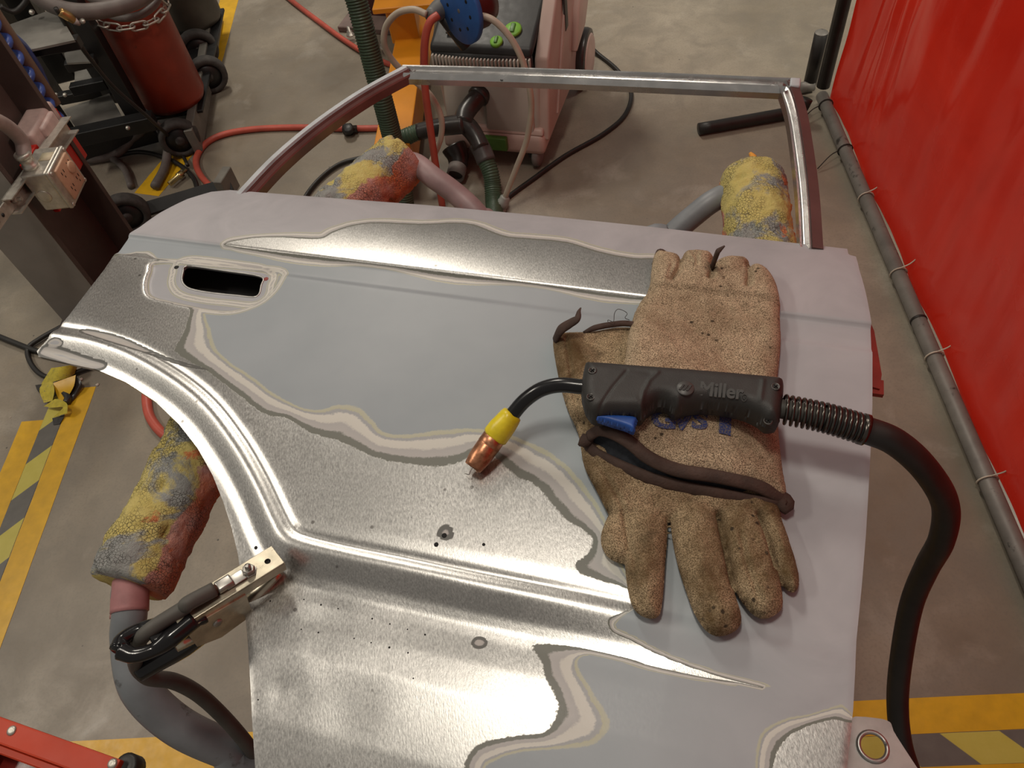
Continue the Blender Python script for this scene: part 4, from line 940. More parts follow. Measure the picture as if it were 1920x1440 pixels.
cdp = [kc+np.array([0, 0, .03]), on_east(40, 264, 0.045), on_east(12, 236, 0.05), on_east(-20, 222, 0.06), on_east(-80, 210, 0.07)]
obj('conduit', tube(cdp, 0.0165, 14, 8), M['conduit'], obx)
# alarm box behind: red plate and pale cover on the column web
alarm = thing('alarm_box', 'pale pink cover on a red back plate between the column flanges', 'alarm box', cp(-0.0, 0.15, 0.60))
RX = np.stack([ey, np.array([0, 0, 1.0]), ex])
def on_x(px, py, off): return on_east(px, py, off)
pc = on_x(75, 248, -0.03)
obj('cover', box(pc, (0.15, 0.085, 0.06), RX, 0.012, 3), M['paleplastic'], alarm)
obj('cover_raised', box(on_x(90, 240, -0.005), (0.08, 0.05, 0.03), RX, 0.008, 2), M['paleplastic'], alarm)
obj('red_plate', box(on_x(104, 300, -0.012), (0.235, 0.15, 0.016), RX, 0.003), M['redbox'], alarm, smooth=False)
# tan pipe with a blue coiled air hose behind the column
pz = WR(0, 62, 2.3); M['tanpipe'] = plain('tan_pipe', (0.30, 0.22, 0.16), 0.5, 0, 0.2, 20); M['bluehose'] = plain('blue_air_hose', (0.035, 0.065, 0.25), 0.35, 0, 0.2, 30)
pb = WR(103, 195, 2.28); pdir = np.array([pb[0], pb[1]])
tag(obj('drop_pipe', tube([np.array([pdir[0], pdir[1], pb[2]]), np.array([pdir[0], pdir[1], 3.0])], 0.016, 14, 1), M['tanpipe']), 'tan drop pipe standing just behind the steel column', 'pipe')
hel = []
for i in range(260):
    a = i*0.42; hz = pb[2]-0.03+i*0.0030; hel.append(np.array([pdir[0]-0.018+0.024*math.cos(a), pdir[1]-0.032+0.024*math.sin(a), hz]))
tag(obj('coiled_air_hose', tube(hel, 0.0105, 10, 1), M['bluehose']), 'blue coiled air hose hanging beside the tan drop pipe', 'hose')

# ---------------------------------------------------------------- gas cylinder cart
M['cart'] = plain('black_cart_steel', (0.012, 0.012, 0.012), 0.45, 0, 0.4, 20)
M['shelf'] = plain('scuffed_grey_shelf', (0.26, 0.25, 0.225), 0.4, 0.3, 0.35, 9)
M['redcyl'] = plain('red_cylinder_paint', (0.26, 0.032, 0.014), 0.42, 0, 0.22, 14, dirt=((0.08, 0.02, 0.01), 0.66))
M['greycyl'] = plain('dark_cylinder_paint', (0.075, 0.07, 0.055), 0.5, 0, 0.3, 12)
M['tyre'] = plain('dusty_tyre', (0.055, 0.05, 0.046), 0.8, 0, 0.35, 50, 0.4, 200)
M['cartgrey'] = plain('grey_cart_edge', (0.20, 0.19, 0.165), 0.5, 0.2, 0.3, 12)
RC = W(334, 208, 0.10)+np.array([-0.02, 0.085, 0]); CA_ = axes(-30)
def cylinder_bottle(loc, r, h, mat, label, name):
    t = thing(name, label, 'gas cylinder', loc)
    obj('body', lathe(loc, (0, 0, 1), [(r*.93, 0), (r, 0.02), (r, h-0.14), (r*.93, h-0.08), (r*.6, h-0.02), (0.035, h)], 40), mat, t)
    obj('neck', lathe(loc+np.array([0, 0, h]), (0, 0, 1), [(0.034, -0.004), (0.034, 0.03), (0.028, 0.03), (0.02, 0.08), (0.014, 0.1)], 16), M['steel'], t)
    return t
cylinder_bottle(RC, 0.112, 1.25, M['redcyl'], 'red gas cylinder chained on the black cart', 'gas_cylinder')
GC = W(352, 62, 0.10)+np.array([0.02, 0.09, 0])
cylinder_bottle(GC, 0.112, 1.30, M['greycyl'], 'dark grey gas cylinder standing behind the red one', 'gas_cylinder')
cart = thing('cylinder_cart', 'black steel welding cart with shelves and wheels carrying the cylinders', 'cart', (RC[0]-.25, RC[1], 0))
# tray under the bottles with a grey side lip, uprights, shelves and rails
tray = (RC+GC)/2
tang = math.degrees(math.atan2(GC[1]-RC[1], GC[0]-RC[0]))
obj('tray', box((tray[0]-0.02, tray[1], 0.085), (0.72, 0.25, 0.012), axes(tang), 0.002, 1), M['cart'], cart, smooth=False)
lp0 = W(352, 262, 0.06); lp1 = W(408, 40, 0.08)
def slab(name, pts_px, z, th, mat, lift=None):
    pp = [W(x, y, z)[:2] for x, y in pts_px]
    return obj(name, prism([(p[0], p[1]) for p in pp], z-th, z), mat, cart, smooth=False)
def plate_v(name, a, b, z0, z1, th, mat):
    a, b = np.array(a[:2]), np.array(b[:2]); d = b-a; L = np.linalg.norm(d); ang = math.degrees(math.atan2(d[1], d[0])); m_ = (a+b)/2
    return obj(name, box((m_[0], m_[1], (z0+z1)/2), (L, th, z1-z0), axes(ang), 0.002, 1), mat, cart, smooth=False)
plate_v('side_lip', W(375, 290, 0.0), W(414, 40, 0.0), 0.01, 0.10, 0.03, M['cartgrey'])
for (x, y, r, z0) in [(336, 258, 0.068, 0), (372, 92, 0.075, 0.0), (390, 140, 0.07, 0.0), (238, 400, 0.07, 0.0)]:
    c = W(x, y, r); d = np.array([0.25, -0.95, 0]) if x != 238 else np.array([0.2, -0.97, 0])
    wh = obj('wheel', lathe(c-d*0.022, d, [(r*0.70, 0.0), (r*0.92, 0.0), (r, 0.008), (r, 0.036), (r*0.92, 0.044), (r*0.70, 0.044), (r*0.68, 0.038), (r*0.25, 0.032), (r*0.22, 0.05), (0.006, 0.052)], 30), M['tyre'], cart)
    obj('hub_disc', lathe(c+d*0.012, d, [(r*0.69, 0.0), (r*0.69, 0.006), (r*0.3, 0.008), (r*0.16, 0.012), (0.004, 0.014)], 24), M['cart'], wh)
# welder frame to the left of the bottles: two shelves between black rails
def bar(a, b, s_, mat=None, name='rail'):
    a, b = np.array(a, float), np.array(b, float); A = frame_from(b-a); L = np.linalg.norm(b-a)
    return obj(name, box((a+b)/2, (s_, s_, L), A, 0.002, 1), mat or M['cart'], cart, smooth=False)
Fr = axes(8)
def shelf(pxs, z, name='shelf'): return slab(name, pxs, z, 0.006, M['shelf'])
shelf([(120, 205), (205, 175), (238, 235), (150, 252)], 0.16)
shelf([(12, 48), (105, 15), (140, 75), (25, 100)], 0.62)
shelf([(120, 100), (150, 82), (178, 115), (125, 118)], 0.40)
shelf([(140, 130), (175, 122), (190, 158), (140, 165)], 0.20)
for a, b, s_ in [((20, 100, .60), (150, 78, .60), .03), ((112, 185, .16), (215, 165, .16), .035), ((120, 262, .15), (290, 225, .15), .05), ((125, 125, .38), (180, 112, .38), .03), ((135, 168, .22), (200, 155, .22), .035)]:
    bar(W(a[0], a[1], a[2]), W(b[0], b[1], b[2]), s_)
for (x, y, w_) in [(262, 225, .055), (130, 258, .05), (105, 190, .06)]:
    b_ = W(x, y, 0.12); bar(b_, b_+np.array([0, 0, 1.1]), w_, name='upright')
b_ = W(245, 205, 0.12); obj('back_panel', box(b_+np.array([-.02, .05, .45]), (0.16, 0.02, 0.9), axes(-20), 0.002, 1), M['cart'], cart, smooth=False)
b_ = W(95, 175, 0.12); obj('welder_case', box(b_+np.array([0.02, .10, .20]), (0.13, 0.10, 0.40), axes(8), 0.006, 1), M['cart'], cart, smooth=False)
b_ = W(60, 20, 0.62); obj('welder_top_box', box(b_+np.array([0.05, .42, .12]), (0.50, 0.30, 0.30), axes(8), 0.01, 1), M['cart'], cart, smooth=False)
plate_v('base_skirt', W(160, 300, 0.02), W(300, 262, 0.02), 0.02, 0.13, 0.03, M['cart'])
for x, y, z_ in [(155, 40, .62), (60, 23, .64), (105, 178, .2), (122, 178, .2), (240, 240, .17)]: obj('rivet', lathe(W(x, y, z_), (0.1, -0.6, 0.8), [(0.008, 0), (0.007, 0.004), (0.003, 0.006)], 10), M['galv'], cart)
# low ramp plate in front, half hidden by the door
rampo = thing('steel_foot_bar', 'dark steel foot bar with castor lying behind the door corner', 'bar', W(330, 372, 0))
obj('bar', tube([W(255, 398, .05), W(435, 345, .05)], 0.028, 4, 1), M['cart'], rampo, smooth=False)
obj('end_plate', box(W(425, 345, .06), (0.03, 0.08, 0.08), axes(-20), 0.002, 1), M['cartgrey'], rampo, smooth=False)
# chain round the red bottle
chain = thing('cylinder_chain', 'bright steel chain hung round the red cylinder', 'chain', RC+np.array([0, 0, .75]))
zc_ = None
cpx = [(150, 32), (165, 37), (182, 42), (200, 48), (216, 51), (232, 52), (248, 50), (264, 48), (278, 43), (290, 37), (300, 29), (307, 20), (312, 10), (310, 0), (300, -8)]
cpts = []
for x, y in cpx:                               # on the bottle's surface, or on the way to it
    d = ray(x, y); o_ = np.array([0, 0, CAMH]); dx = d[:2]; oc = -RC[:2]; a_ = dx@dx; b_ = 2*(dx@oc); c_ = oc@oc-0.122**2; D_ = b_*b_-4*a_*c_
    t = (-b_-math.sqrt(D_))/(2*a_) if D_ > 0 else -b_/(2*a_)
    cpts.append(o_+t*d)
cl_ = resample(cpts, 0.003); s_ = np.concatenate([[0], np.cumsum(np.linalg.norm(np.diff(cl_, axis=0), axis=1))])
k = 0; st = 0.040
while k*st+st < s_[-1]:
    c = np.array([np.interp(k*st+st/2, s_, cl_[:, j]) for j in range(3)]); t1 = np.array([np.interp(k*st+st/2+.006, s_, cl_[:, j]) for j in range(3)])-c
    A = frame_from(t1); axl = (A[2], A[1], A[0]) if k % 2 else (A[2], A[0], -A[1])
    obj('link', torus_link(c, axl, 0.054, 0.025, 0.0034), M['galv'], chain); k += 1
# torch lead coiled on the cart and blue hose
M['lead'] = plain('grey_torch_lead', (0.13, 0.11, 0.10), 0.55, 0, 0.2, 30)
def lead(name, pts, r, mat, label, cat='cable', group=None, **kw): return tag(obj(name, tube(pts, r, 12, 8, **kw), mat), label, cat, group)
lead('torch_lead', [WR(40, -30, 2.5), WR(95, 8, 2.45), WR(150, 22, 2.42), WR(210, 16, 2.42), WR(262, -2, 2.45), WR(300, -30, 2.5)], 0.022, M['lead'], 'thick grey lead sagging across the cart top')
lead('torch_lead', [WR(120, -40, 2.62), WR(190, 2, 2.52), WR(240, -2, 2.5), WR(280, -40, 2.55)], 0.016, M['lead'], 'second grey lead loop above the thick one')
lead('torch_lead', [WR(180, 18, 2.60), WR(225, 33, 2.50), WR(262, 28, 2.48), WR(290, 8, 2.5), WR(302, -20, 2.55)], 0.011, M['lead'], 'thin dark lead looped over the red cylinder')
lead('air_hose', [WR(-20, 40, 2.3), WR(15, 62, 2.3), WR(45, 88, 2.35), WR(70, 125, 2.38), WR(88, 165, 2.4)], 0.011, M['bluehose'], 'dark blue hose curving past the cart shelf', 'hose')
lead('earth_lead', [WR(104, 15, 2.4), WR(138, 68, 2.42), WR(175, 118, 2.44), WR(215, 165, 2.46), WR(280, 222, 2.48), W(330, 270, .02), W(352, 310, .02)], 0.006, M['rubber'], 'thin black lead hanging straight down the cart side')
lead('thin_lead', [WR(0, 12, 2.6), WR(25, 22, 2.6), WR(45, 8, 2.6), WR(60, -20, 2.6)], 0.008, M['rubber'], 'thin black lead loop at the top left corner')
obj_t = thing('spray_nozzle', 'small brass-tipped torch hanging at the cart top', 'torch', WR(130, 30, 2.4))
obj('barrel', tube([WR(112, 22, 2.4), WR(128, 31, 2.4), WR(140, 40, 2.4)], [.012, .013, .009], 12, 4), plain('brass', (0.42, 0.26, 0.10), 0.35, 0.8), obj_t)
obj('tip', tube([WR(139, 39, 2.4), WR(150, 46, 2.4)], [.010, .005], 12, 1), M['conduit'], obj_t)
# leads on the floor by the cart
lead('floor_lead', [W(160, 300, .02), W(215, 290, .02), W(255, 255, .06), W(285, 232, .13), W(312, 258, .06), W(310, 310, .02), W(290, 350, .02)], 0.015, M['lead'], 'grey lead making a standing loop in front of the wheel')
lead('floor_lead', [W(150, 285, .012), W(200, 292, .012), W(232, 315, .012), W(246, 350, .012)], 0.012, M['lead'], 'grey lead curving on the floor beside the column')
lead('floor_lead', [W(190, 300, .01), W(260, 285, .01), W(320, 300, .01), W(360, 330, .01), W(372, 365, .01)], 0.008, M['rubber'], 'thin black lead lying under the looped grey lead')
tag(obj('hose_coupling', lathe(W(318, 345, .02), W(345, 322, .02)-W(318, 345, .02), [(0.009, 0), (0.009, .04), (0.012, .042), (0.012, .06), (0.006, .062), (0.006, .08)], 14), plain('brass_coupling', (0.55, 0.42, 0.20), 0.3, 0.9)), 'small brass hose coupling on the floor by the cart', 'coupling')

# ---------------------------------------------------------------- dust extractor
M['vac'] = plain('pinkish_white_plastic', (0.50, 0.37, 0.32), 0.45, 0, 0.12, 8)
M['vacfront'] = plain('grey_white_plastic', (0.44, 0.40, 0.35), 0.45, 0, 0.12, 8)
M['vacblack'] = plain('black_textured_plastic', (0.018, 0.018, 0.018), 0.45, 0, 0.25, 30, 0.2, 500)
M['green'] = plain('lime_green_plastic', (0.20, 0.48, 0.05), 0.45, 0, 0.15, 30)
M['dkgreen'] = plain('green_latch', (0.07, 0.19, 0.03), 0.45, 0, 0.15, 30)
M['duct'] = plain('dark_grey_duct', (0.032, 0.028, 0.026), 0.32, 0, 0.3, 20)
M['wheelgrey'] = plain('grey_castor', (0.20, 0.175, 0.16), 0.6, 0, 0.2, 30)
VX = axes(-23.6); VO = np.array([0.085, 2.085, 0.0])
def vp(x, y, z): return VO+VX[0]*x+VX[1]*y+np.array([0, 0, z])
vac = thing('dust_extractor', 'pinkish white wheeled dust extractor with black top and green knobs', 'vacuum', vp(0, 0.3, 0))
def hexa(P8, bevel=0.0, seg=2):
    bm = bmesh.new(); vs = [bm.verts.new(p) for p in P8]
    for f in [(0, 1, 2, 3), (7, 6, 5, 4), (0, 4, 5, 1), (1, 5, 6, 2), (2, 6, 7, 3), (3, 7, 4, 0)]: bm.faces.new([vs[i] for i in f])
    bmesh.ops.recalc_face_normals(bm, faces=bm.faces[:])
    if bevel: bmesh.ops.bevel(bm, geom=bm.edges[:], offset=bevel, segments=seg, profile=0.6, affect='EDGES')
    bm.verts.index_update(); r = [np.array(v.co) for v in bm.verts], [[v.index for v in f.verts] for f in bm.faces]; bm.free(); return r
def vhex(x0, x1, y0, y1, z0, z1, dy0=0.0, dx=0.0, bevel=0.008):
    return hexa([vp(x0, y0, z0), vp(x1, y0, z0), vp(x1, y1, z0), vp(x0, y1, z0), vp(x0+dx, y0+dy0, z1), vp(x1-dx, y0+dy0, z1), vp(x1-dx, y1, z1), vp(x0+dx, y1, z1)], bevel)
obj('tub', vhex(-0.16, 0.155, 0.0, 0.48, 0.09, 0.30, 0.03, 0.004, 0.016), M['vacfront'], vac)
obj('bumper', vhex(-0.17, 0.17, -0.025, 0.46, 0.06, 0.125, 0.008, 0.004, 0.018), M['vac'], vac)
obj('bumper_lip', vhex(-0.165, 0.165, -0.012, 0.1, 0.122, 0.14, 0.01, 0.004, 0.006), M['vac'], vac)
obj('front_panel', vhex(-0.02, 0.135, -0.008, 0.05, 0.125, 0.29, 0.032, 0.003, 0.006), M['vacfront'], vac)
YZ = np.stack([VX[1], np.array([0, 0, 1.0]), VX[0]])
for s_, nm in ((1, 'side_wall'), (-1, 'side_wall')):
    pr_ = [(0.0, 0.10), (0.46, 0.08), (0.50, 0.20), (0.48, 0.62), (0.40, 0.64), (0.33, 0.56), (0.06, 0.34)]
    if s_ < 0: pr_ = [(0.06, 0.10), (0.46, 0.08), (0.50, 0.20), (0.48, 0.50), (0.36, 0.46), (0.06, 0.30)]
    obj(nm, prism(pr_, -0.022, 0.022, YZ, VO+VX[0]*s_*0.158, 0.008), M['vac'], vac)
obj('wheel_arch', prism([(0.33, 0.20), (0.38, 0.32), (0.45, 0.39), (0.52, 0.38), (0.54, 0.30), (0.46, 0.22)], -0.012, 0.022, YZ, VO+VX[0]*0.178, 0.006), M['vac'], vac)
obj('side_ridge', prism([(0.10, 0.13), (0.13, 0.13), (0.30, 0.42), (0.27, 0.42)], -0.004, 0.006, YZ, VO+VX[0]*0.181, 0.002), M['vac'], vac)
tc = obj('top_cover', hexa([vp(-0.182, 0.035, 0.352), vp(0.137, 0.035, 0.352), vp(0.137, 0.34, 0.42), vp(-0.182, 0.34, 0.42), vp(-0.18, 0.045, 0.378), vp(0.137, 0.045, 0.378), vp(0.137, 0.33, 0.47), vp(-0.18, 0.33, 0.47)], 0.012, 3), M['vacblack'], vac)
obj('rear_hump', vhex(-0.17, 0.137, 0.33, 0.48, 0.30, 0.60, 0.04, 0.01, 0.02), M['vacblack'], vac)
obj('cover_recess', box(vp(-0.105, 0.10, 0.397), (0.06, 0.05, 0.006), VX, 0.002), M['duct'], tc)
for i in range(28):
    x_ = -0.170+i*0.30/27; obj('grille_slat', box(vp(x_, 0.030-0.012*(1-((x_+.02)/0.15)**2), 0.330), (0.006, 0.014, 0.050), VX, 0.0015, 1), M['vacfront'], vac)
obj('grille_back', box(vp(-0.02, 0.042, 0.328), (0.31, 0.012, 0.06), VX), M['vacblack'], vac)
nrm = np.cross(VX[0], vp(0, .33, .47)-vp(0, .045, .378)); nrm /= np.linalg.norm(nrm)
for x_, y_, r_ in [(0.066, 0.105, 0.026), (0.026, 0.062, 0.019)]:
    c = vp(x_, y_, 0.378+(y_-0.045)*0.32); kb = obj('dial', lathe(c, nrm, [(r_, -0.002), (r_, 0.006), (r_*0.85, 0.009), (0.003, 0.010)], 24), M['green'], vac)
    obj('dial_grip', box(c+nrm*0.011, (r_*0.5, r_*1.2, 0.006), np.stack([VX[0], np.cross(nrm, VX[0]), nrm]), 0.002), M['dkgreen'], kb)
obj('front_latch', box(W(930, 268, 0.10), (0.075, 0.02, 0.045), VX, 0.004), M['dkgreen'], vac)
obj('strap', box(vp(0.186, 0.26, 0.42), (0.006, 0.035, 0.20), VX, 0.003), M['vacblack'], vac)
for x_, y_ in [(0.135, 0.01), (-0.125, 0.03)]:
    c = vp(x_, y_, 0.038); cs = obj('castor', lathe(c-VX[0]*0.014, VX[0], [(0.02, 0), (0.034, 0.002), (0.038, 0.008), (0.038, 0.020), (0.034, 0.026), (0.02, 0.028)], 24), M['wheelgrey'], vac)
    obj('castor_fork', box(c-VX[0]*0.022+np.array([0, 0, .02]), (0.012, 0.03, 0.05), VX, 0.003), M['vacblack'], cs)
for s_ in (1, -1):
    c = vp(s_*0.185, 0.47, 0.097); wl = obj('rear_wheel', lathe(c-VX[0]*s_*0.02, VX[0]*s_, [(0.08, 0), (0.093, 0.002), (0.096, 0.012), (0.096, 0.030), (0.093, 0.04), (0.080, 0.044), (0.077, 0.040)], 36), M['duct'], vac)
    obj('wheel_disc', lathe(c+VX[0]*s_*0.018, VX[0]*s_, [(0.079, 0), (0.079, 0.006), (0.072, 0.010), (0.05, 0.004), (0.02, 0.006)], 32), M['vac'], wl)
# inlet wye
i0 = vp(-0.035, 0.02, 0.235); 
wy = W(848, 248, 0.20)
obj('inlet_collar', lathe(i0, wy-i0, [(0.034, -0.01), (0.034, 0.012), (0.029, 0.014)], 24), M['duct'], vac)
obj('inlet_pipe', tube([i0, (i0+wy)/2+np.array([0, 0, .004]), W(868, 232, .21)], 0.0285, 20, 6), M['duct'], vac)
obj('wye_left', tube([W(872, 232, .21), W(845, 235, .20), W(815, 240, .19), W(785, 247, .18)], [0.029, 0.029, 0.027, 0.026], 20, 6), M['duct'], vac)
obj('wye_right', tube([W(862, 226, .21), W(880, 240, .19), W(893, 258, .17), W(902, 278, .15)], [0.028, 0.029, 0.0265, 0.026], 20, 6), M['duct'], vac)
obj('hose_cuff', tube([W(896, 268, .155), W(905, 285, .135), W(912, 303, .115)], 0.030, 20, 4), plain('grey_cuff', (0.07, 0.062, 0.06), 0.4), vac)
# hoses
M['greenhose'] = plain('green_ribbed_hose', (0.055, 0.095, 0.055), 0.45, 0, 0.25, 25)
def rib(pts, r, label, mat=None): return tag(obj('ribbed_hose', corrugated(pts, r, 0.0075, 0.07), mat or M['greenhose']), label, 'hose', 'green ribbed suction hoses')
rib([W(912, 303, .115), W(920, 325, .09), W(924, 350, .06), W(926, 380, .035), W(930, 420, .03), W(940, 460, .03)], 0.0255, 'green ribbed hose dropping from the extractor cuff to behind the door')
rib([W(785, 247, .18), W(765, 255, .17), W(745, 268, .14), W(738, 300, .08), W(745, 350, .04), W(760, 400, .03)], 0.0245, 'green ribbed hose leaving the wye to the left, behind the foam pad')
rib([WR(655, -40, 1.98), WR(668, 0, 1.97), WR(684, 60, 1.95), WR(702, 130, 1.93), WR(718, 190, 1.91), WR(736, 260, 1.90), WR(752, 330, 1.88), WR(760, 390, 1.86)], 0.0270, 'green ribbed hose hanging from above, in front of the orange beam')
M['cream'] = plain('cream_air_hose', (0.50, 0.43, 0.34), 0.45, 0, 0.12, 20); M['redhose'] = plain('red_air_hose', (0.48, 0.085, 0.055), 0.45, 0, 0.18, 20)
hs = lambda n_, pts, r, m, lab, cat='hose': lead(n_, pts, r, M[m], lab, cat)
hs('air_hose', [WR(800, 27, 1.98), WR(775, 18, 2.0), WR(745, 25, 2.02), WR(724, 50, 2.03), WR(721, 85, 2.03), WR(740, 118, 2.03), WR(775, 150, 2.02), WR(808, 180, 2.0), WR(827, 220, 1.98), WR(826, 260, 1.97), WR(808, 305, 1.95), WR(802, 330, 1.94)], 0.0088, 'cream', 'cream hose looping over the orange beam and down past the red hose')
cr = lead('power_cord', [WR(895, 27, 1.92), WR(925, 38, 1.90), WR(955, 68, 1.88), WR(978, 110, 1.86), WR(993, 165, 1.84), WR(996, 210, 1.84), WR(987, 265, 1.84), WR(968, 315, 1.84), WR(946, 372, 1.84)], 0.0085, M['cream'], 'cream cord from the sander arching down to a grey plug', 'cord')
pp0 = WR(948, 368, 1.84); pp1 = WR(934, 402, 1.83)
tag(obj('cord_plug', lathe(pp0, pp1-pp0, [(0.010, 0), (0.0155, 0.004), (0.0155, 0.016), (0.018, 0.018), (0.018, 0.034), (0.0165, 0.036), (0.0165, 0.041), (0.018, 0.043), (0.018, 0.06)], 20), plain('grey_plug', (0.30, 0.31, 0.28), 0.4)), 'grey round plug at the end of the cream cord', 'plug')
hs('air_hose', [WR(822, 28, 1.97), WR(806, 42, 1.96), WR(797, 75, 1.95), WR(795, 125, 1.94), WR(798, 175, 1.93), WR(806, 235, 1.92), WR(817, 310, 1.91), WR(830, 390, 1.90)], 0.0105, 'redhose', 'red hose hanging straight down from the sander')
hs('air_hose', [W(500, -40, .01), W(545, 0, .01), W(600, 42, .01), W(645, 75, .01), W(690, 103, .01), W(740, 124, .01), W(790, 135, .01)], 0.0105, 'redhose', 'red hose on the floor running to the orange beam at photo top')
hs('air_hose', [W(450, 400, .01), W(400, 355, .01), W(374, 325, .01), W(368, 298, .01), W(385, 270, .01), W(420, 252, .01), W(480, 242, .01), W(560, 239, .01), W(640, 241, .012), W(720, 240, .012), W(800, 236, .012)], 0.011, 'redhose', 'red hose curving on the floor seen through the door window')
hs('air_hose', [W(300, 660, .01), W(278, 720, .01), W(276, 760, .01), W(286, 790, .01), W(312, 818, .01), W(350, 835, .01), W(420, 840, .01)], 0.013, 'redhose', 'red hose bend on the floor under the wheel arch')
kn = thing('hose_valve', 'black hose valve on the red floor hose', 'valve', W(655, 246, 0))
obj('valve_body', lathe(W(643, 243, .02), W(672, 241, .02)-W(643, 243, .02), [(0.012, 0), (0.02, 0.004), (0.02, 0.03), (0.012, 0.036), (0.012, 0.05)], 14), M['vacblack'], kn)
obj('valve_knob', lathe(W(655, 246, .02), (0, -0.3, 1), [(0.016, 0), (0.02, 0.006), (0.02, 0.018), (0.014, 0.022)], 8), M['vacblack'], kn)
lead('power_cord', [W(1095, 75, .05), W(1120, 100, .01), W(1158, 132, .008), W(1183, 172, .008), W(1172, 215, .008), W(1130, 252, .008), W(1060, 292, .008), W(1000, 335, .008), W(950, 372, .008), W(900, 420, .008)], 0.0075, M['rubber'], 'black cord snaking over the floor from the extractor wheel', 'cord')
lead('extension_cord', [W(680, 295, .01), W(640, 306, .01), W(605, 330, .01), W(575, 365, .01), W(555, 410, .01)], 0.007, M['rubber'], 'short black cord arc on the floor left of the pink foam pad', 'cord')
lead('extension_cord', [W(-40, 615, .01), W(20, 640, .01), W(75, 660, .01), W(130, 668, .01), W(200, 650, .01)], 0.0085, M['rubber'], 'black cord entering at the left edge toward the door tip', 'cord')
lead('extension_cord', [W(120, 610, .01), W(75, 635, .012), W(52, 655, .01), W(60, 685, .01), W(85, 706, .01), W(120, 705, .01), W(160, 692, .01), W(220, 670, .01)], 0.007, M['rubber'], 'black cord loop peeking out round the door tip', 'cord')
# duct stub lying on the floor under the wye
st_ = thing('duct_elbow', 'loose grey duct elbow lying on the floor below the wye', 'duct', W(855, 325, 0))
obj('sleeve', lathe(W(853, 332, .035), W(860, 308, .045)-W(853, 332, .035), [(0.022, 0.01), (0.029, 0), (0.030, 0.04), (0.026, 0.044)], 20, cap=False), M['wheelgrey'], st_)
obj('elbow', tube([W(860, 312, .04), W(858, 292, .06), W(850, 275, .08)], [0.03, 0.036, 0.04], 16, 6), M['duct'], st_)
# ---------------------------------------------------------------- sander hung on the extractor
sd_ = thing('disc_sander', 'grey disc sander with blue round pad on top of the extractor', 'sander', WR(870, 60, 2.0))
M['bluepad'] = plain('blue_sanding_pad', (0.025, 0.11, 0.36), 0.55, 0, 0.12, 40); M['sandergrey'] = plain('grey_tool_body', (0.16, 0.16, 0.155), 0.45, 0, 0.2, 30); M['maroonbody'] = plain('maroon_housing', (0.06, 0.012, 0.012), 0.35, 0, 0.3, 20)
dc = WR(862, 20, 1.95); vd = ray(862, 20); vd /= np.linalg.norm(vd); dnr = -0.46*vd+0.89*(-0.93*ROT[:, 0]-0.36*ROT[:, 1]); dnr /= np.linalg.norm(dnr)
dk = obj('pad', lathe(dc, dnr, [(0.076, -0.014), (0.083, -0.012), (0.084, 0.0), (0.081, 0.003), (0.003, 0.0035)], 40), M['bluepad'], sd_)
A = frame_from(dnr)
for k in range(8):
    a = k*math.pi/4; obj('dust_hole', lathe(dc+(A[0]*math.cos(a)+A[1]*math.sin(a))*0.048+dnr*0.0032, dnr, [(0.005, 0), (0.0048, 0.0006), (0.002, 0.0006)], 10), M['black'], dk)
obj('pad_centre', lathe(dc+dnr*0.003, dnr, [(0.006, 0), (0.005, 0.0012), (0.002, 0.001)], 12), M['sandergrey'], dk)
obj('housing', lathe(dc-dnr*0.014, -dnr, [(0.055, 0), (0.062, 0.01), (0.060, 0.05), (0.05, 0.075), (0.02, 0.09)], 28), M['maroonbody'], sd_)
hx = dc-dnr*0.045
obj('grip', tube([hx, hx+np.array([-.03, .06, .0]), WR(842, 6, 2.05), WR(822, 20, 2.02), WR(806, 29, 1.98)], [0.02, 0.028, 0.03, 0.026, 0.016], 16, 6), M['sandergrey'], sd_)
obj('exhaust_spout', tube([WR(826, 28, 2.02), WR(846, 52, 2.0), WR(864, 74, 1.985), WR(874, 88, 1.98)], [0.014, 0.016, 0.018, 0.017], 14, 6), M['vacblack'], sd_)
obj('brass_fitting', tube([WR(846, 52, 2.0), WR(856, 64, 1.995)], 0.0168, 12, 1), plain('brass_fitting', (0.20, 0.11, 0.06), 0.4, 0.8), sd_)

# ---------------------------------------------------------------- orange hoist leg and maroon post
M['orange'] = plain('orange_enamel', (0.72, 0.27, 0.012), 0.42, 0, 0.10, 10, dirt=((0.10, 0.05, 0.02), 0.74))
hoist = thing('hoist_leg', 'orange steel hoist leg on the floor behind the hanging hose', 'hoist', W(745, 230, 0))
zl_ = 0.16
a0, a1 = W(700, 275, zl_), W(750, 29, zl_); b0_, b1_ = W(768, 270, zl_), W(800, 29, zl_)
ext = lambda p_, q_: q_+(q_-p_)*0.6
top4 = [a0, b0_, ext(b0_, b1_), ext(a0, a1)]
obj('leg_beam', hexa([p_-np.array([0, 0, .11]) for p_ in top4]+top4, 0.004, 2), M['orange'], hoist, smooth=False)
cpl = W(765, 8, .30); obj('cross_plate', box(cpl+np.array([0, .05, 0]), (0.22, 0.16, 0.02), axes(-10), 0.003, 1), M['orange'], hoist, smooth=False)
obj('gusset', box(cpl+np.array([-.03, .08, -.08]), (0.10, 0.08, 0.15), axes(-10), 0.003, 1), M['orange'], hoist, smooth=False)
for px, py in [(738, 235), (790, 60)]:
    c = W(px, py, .03); obj('castor', lathe(c-np.array([.012, 0, -.002]), (1, 0, 0), [(0.014, 0), (0.026, 0.002), (0.026, 0.022), (0.014, 0.024)], 18), M['duct'], hoist)
M['maroonpost'] = plain('maroon_post_paint', (0.075, 0.022, 0.020), 0.4, 0, 0.25, 12); M['dustplate'] = plain('dusty_base_plate', (0.17, 0.12, 0.105), 0.6, 0, 0.25, 14)
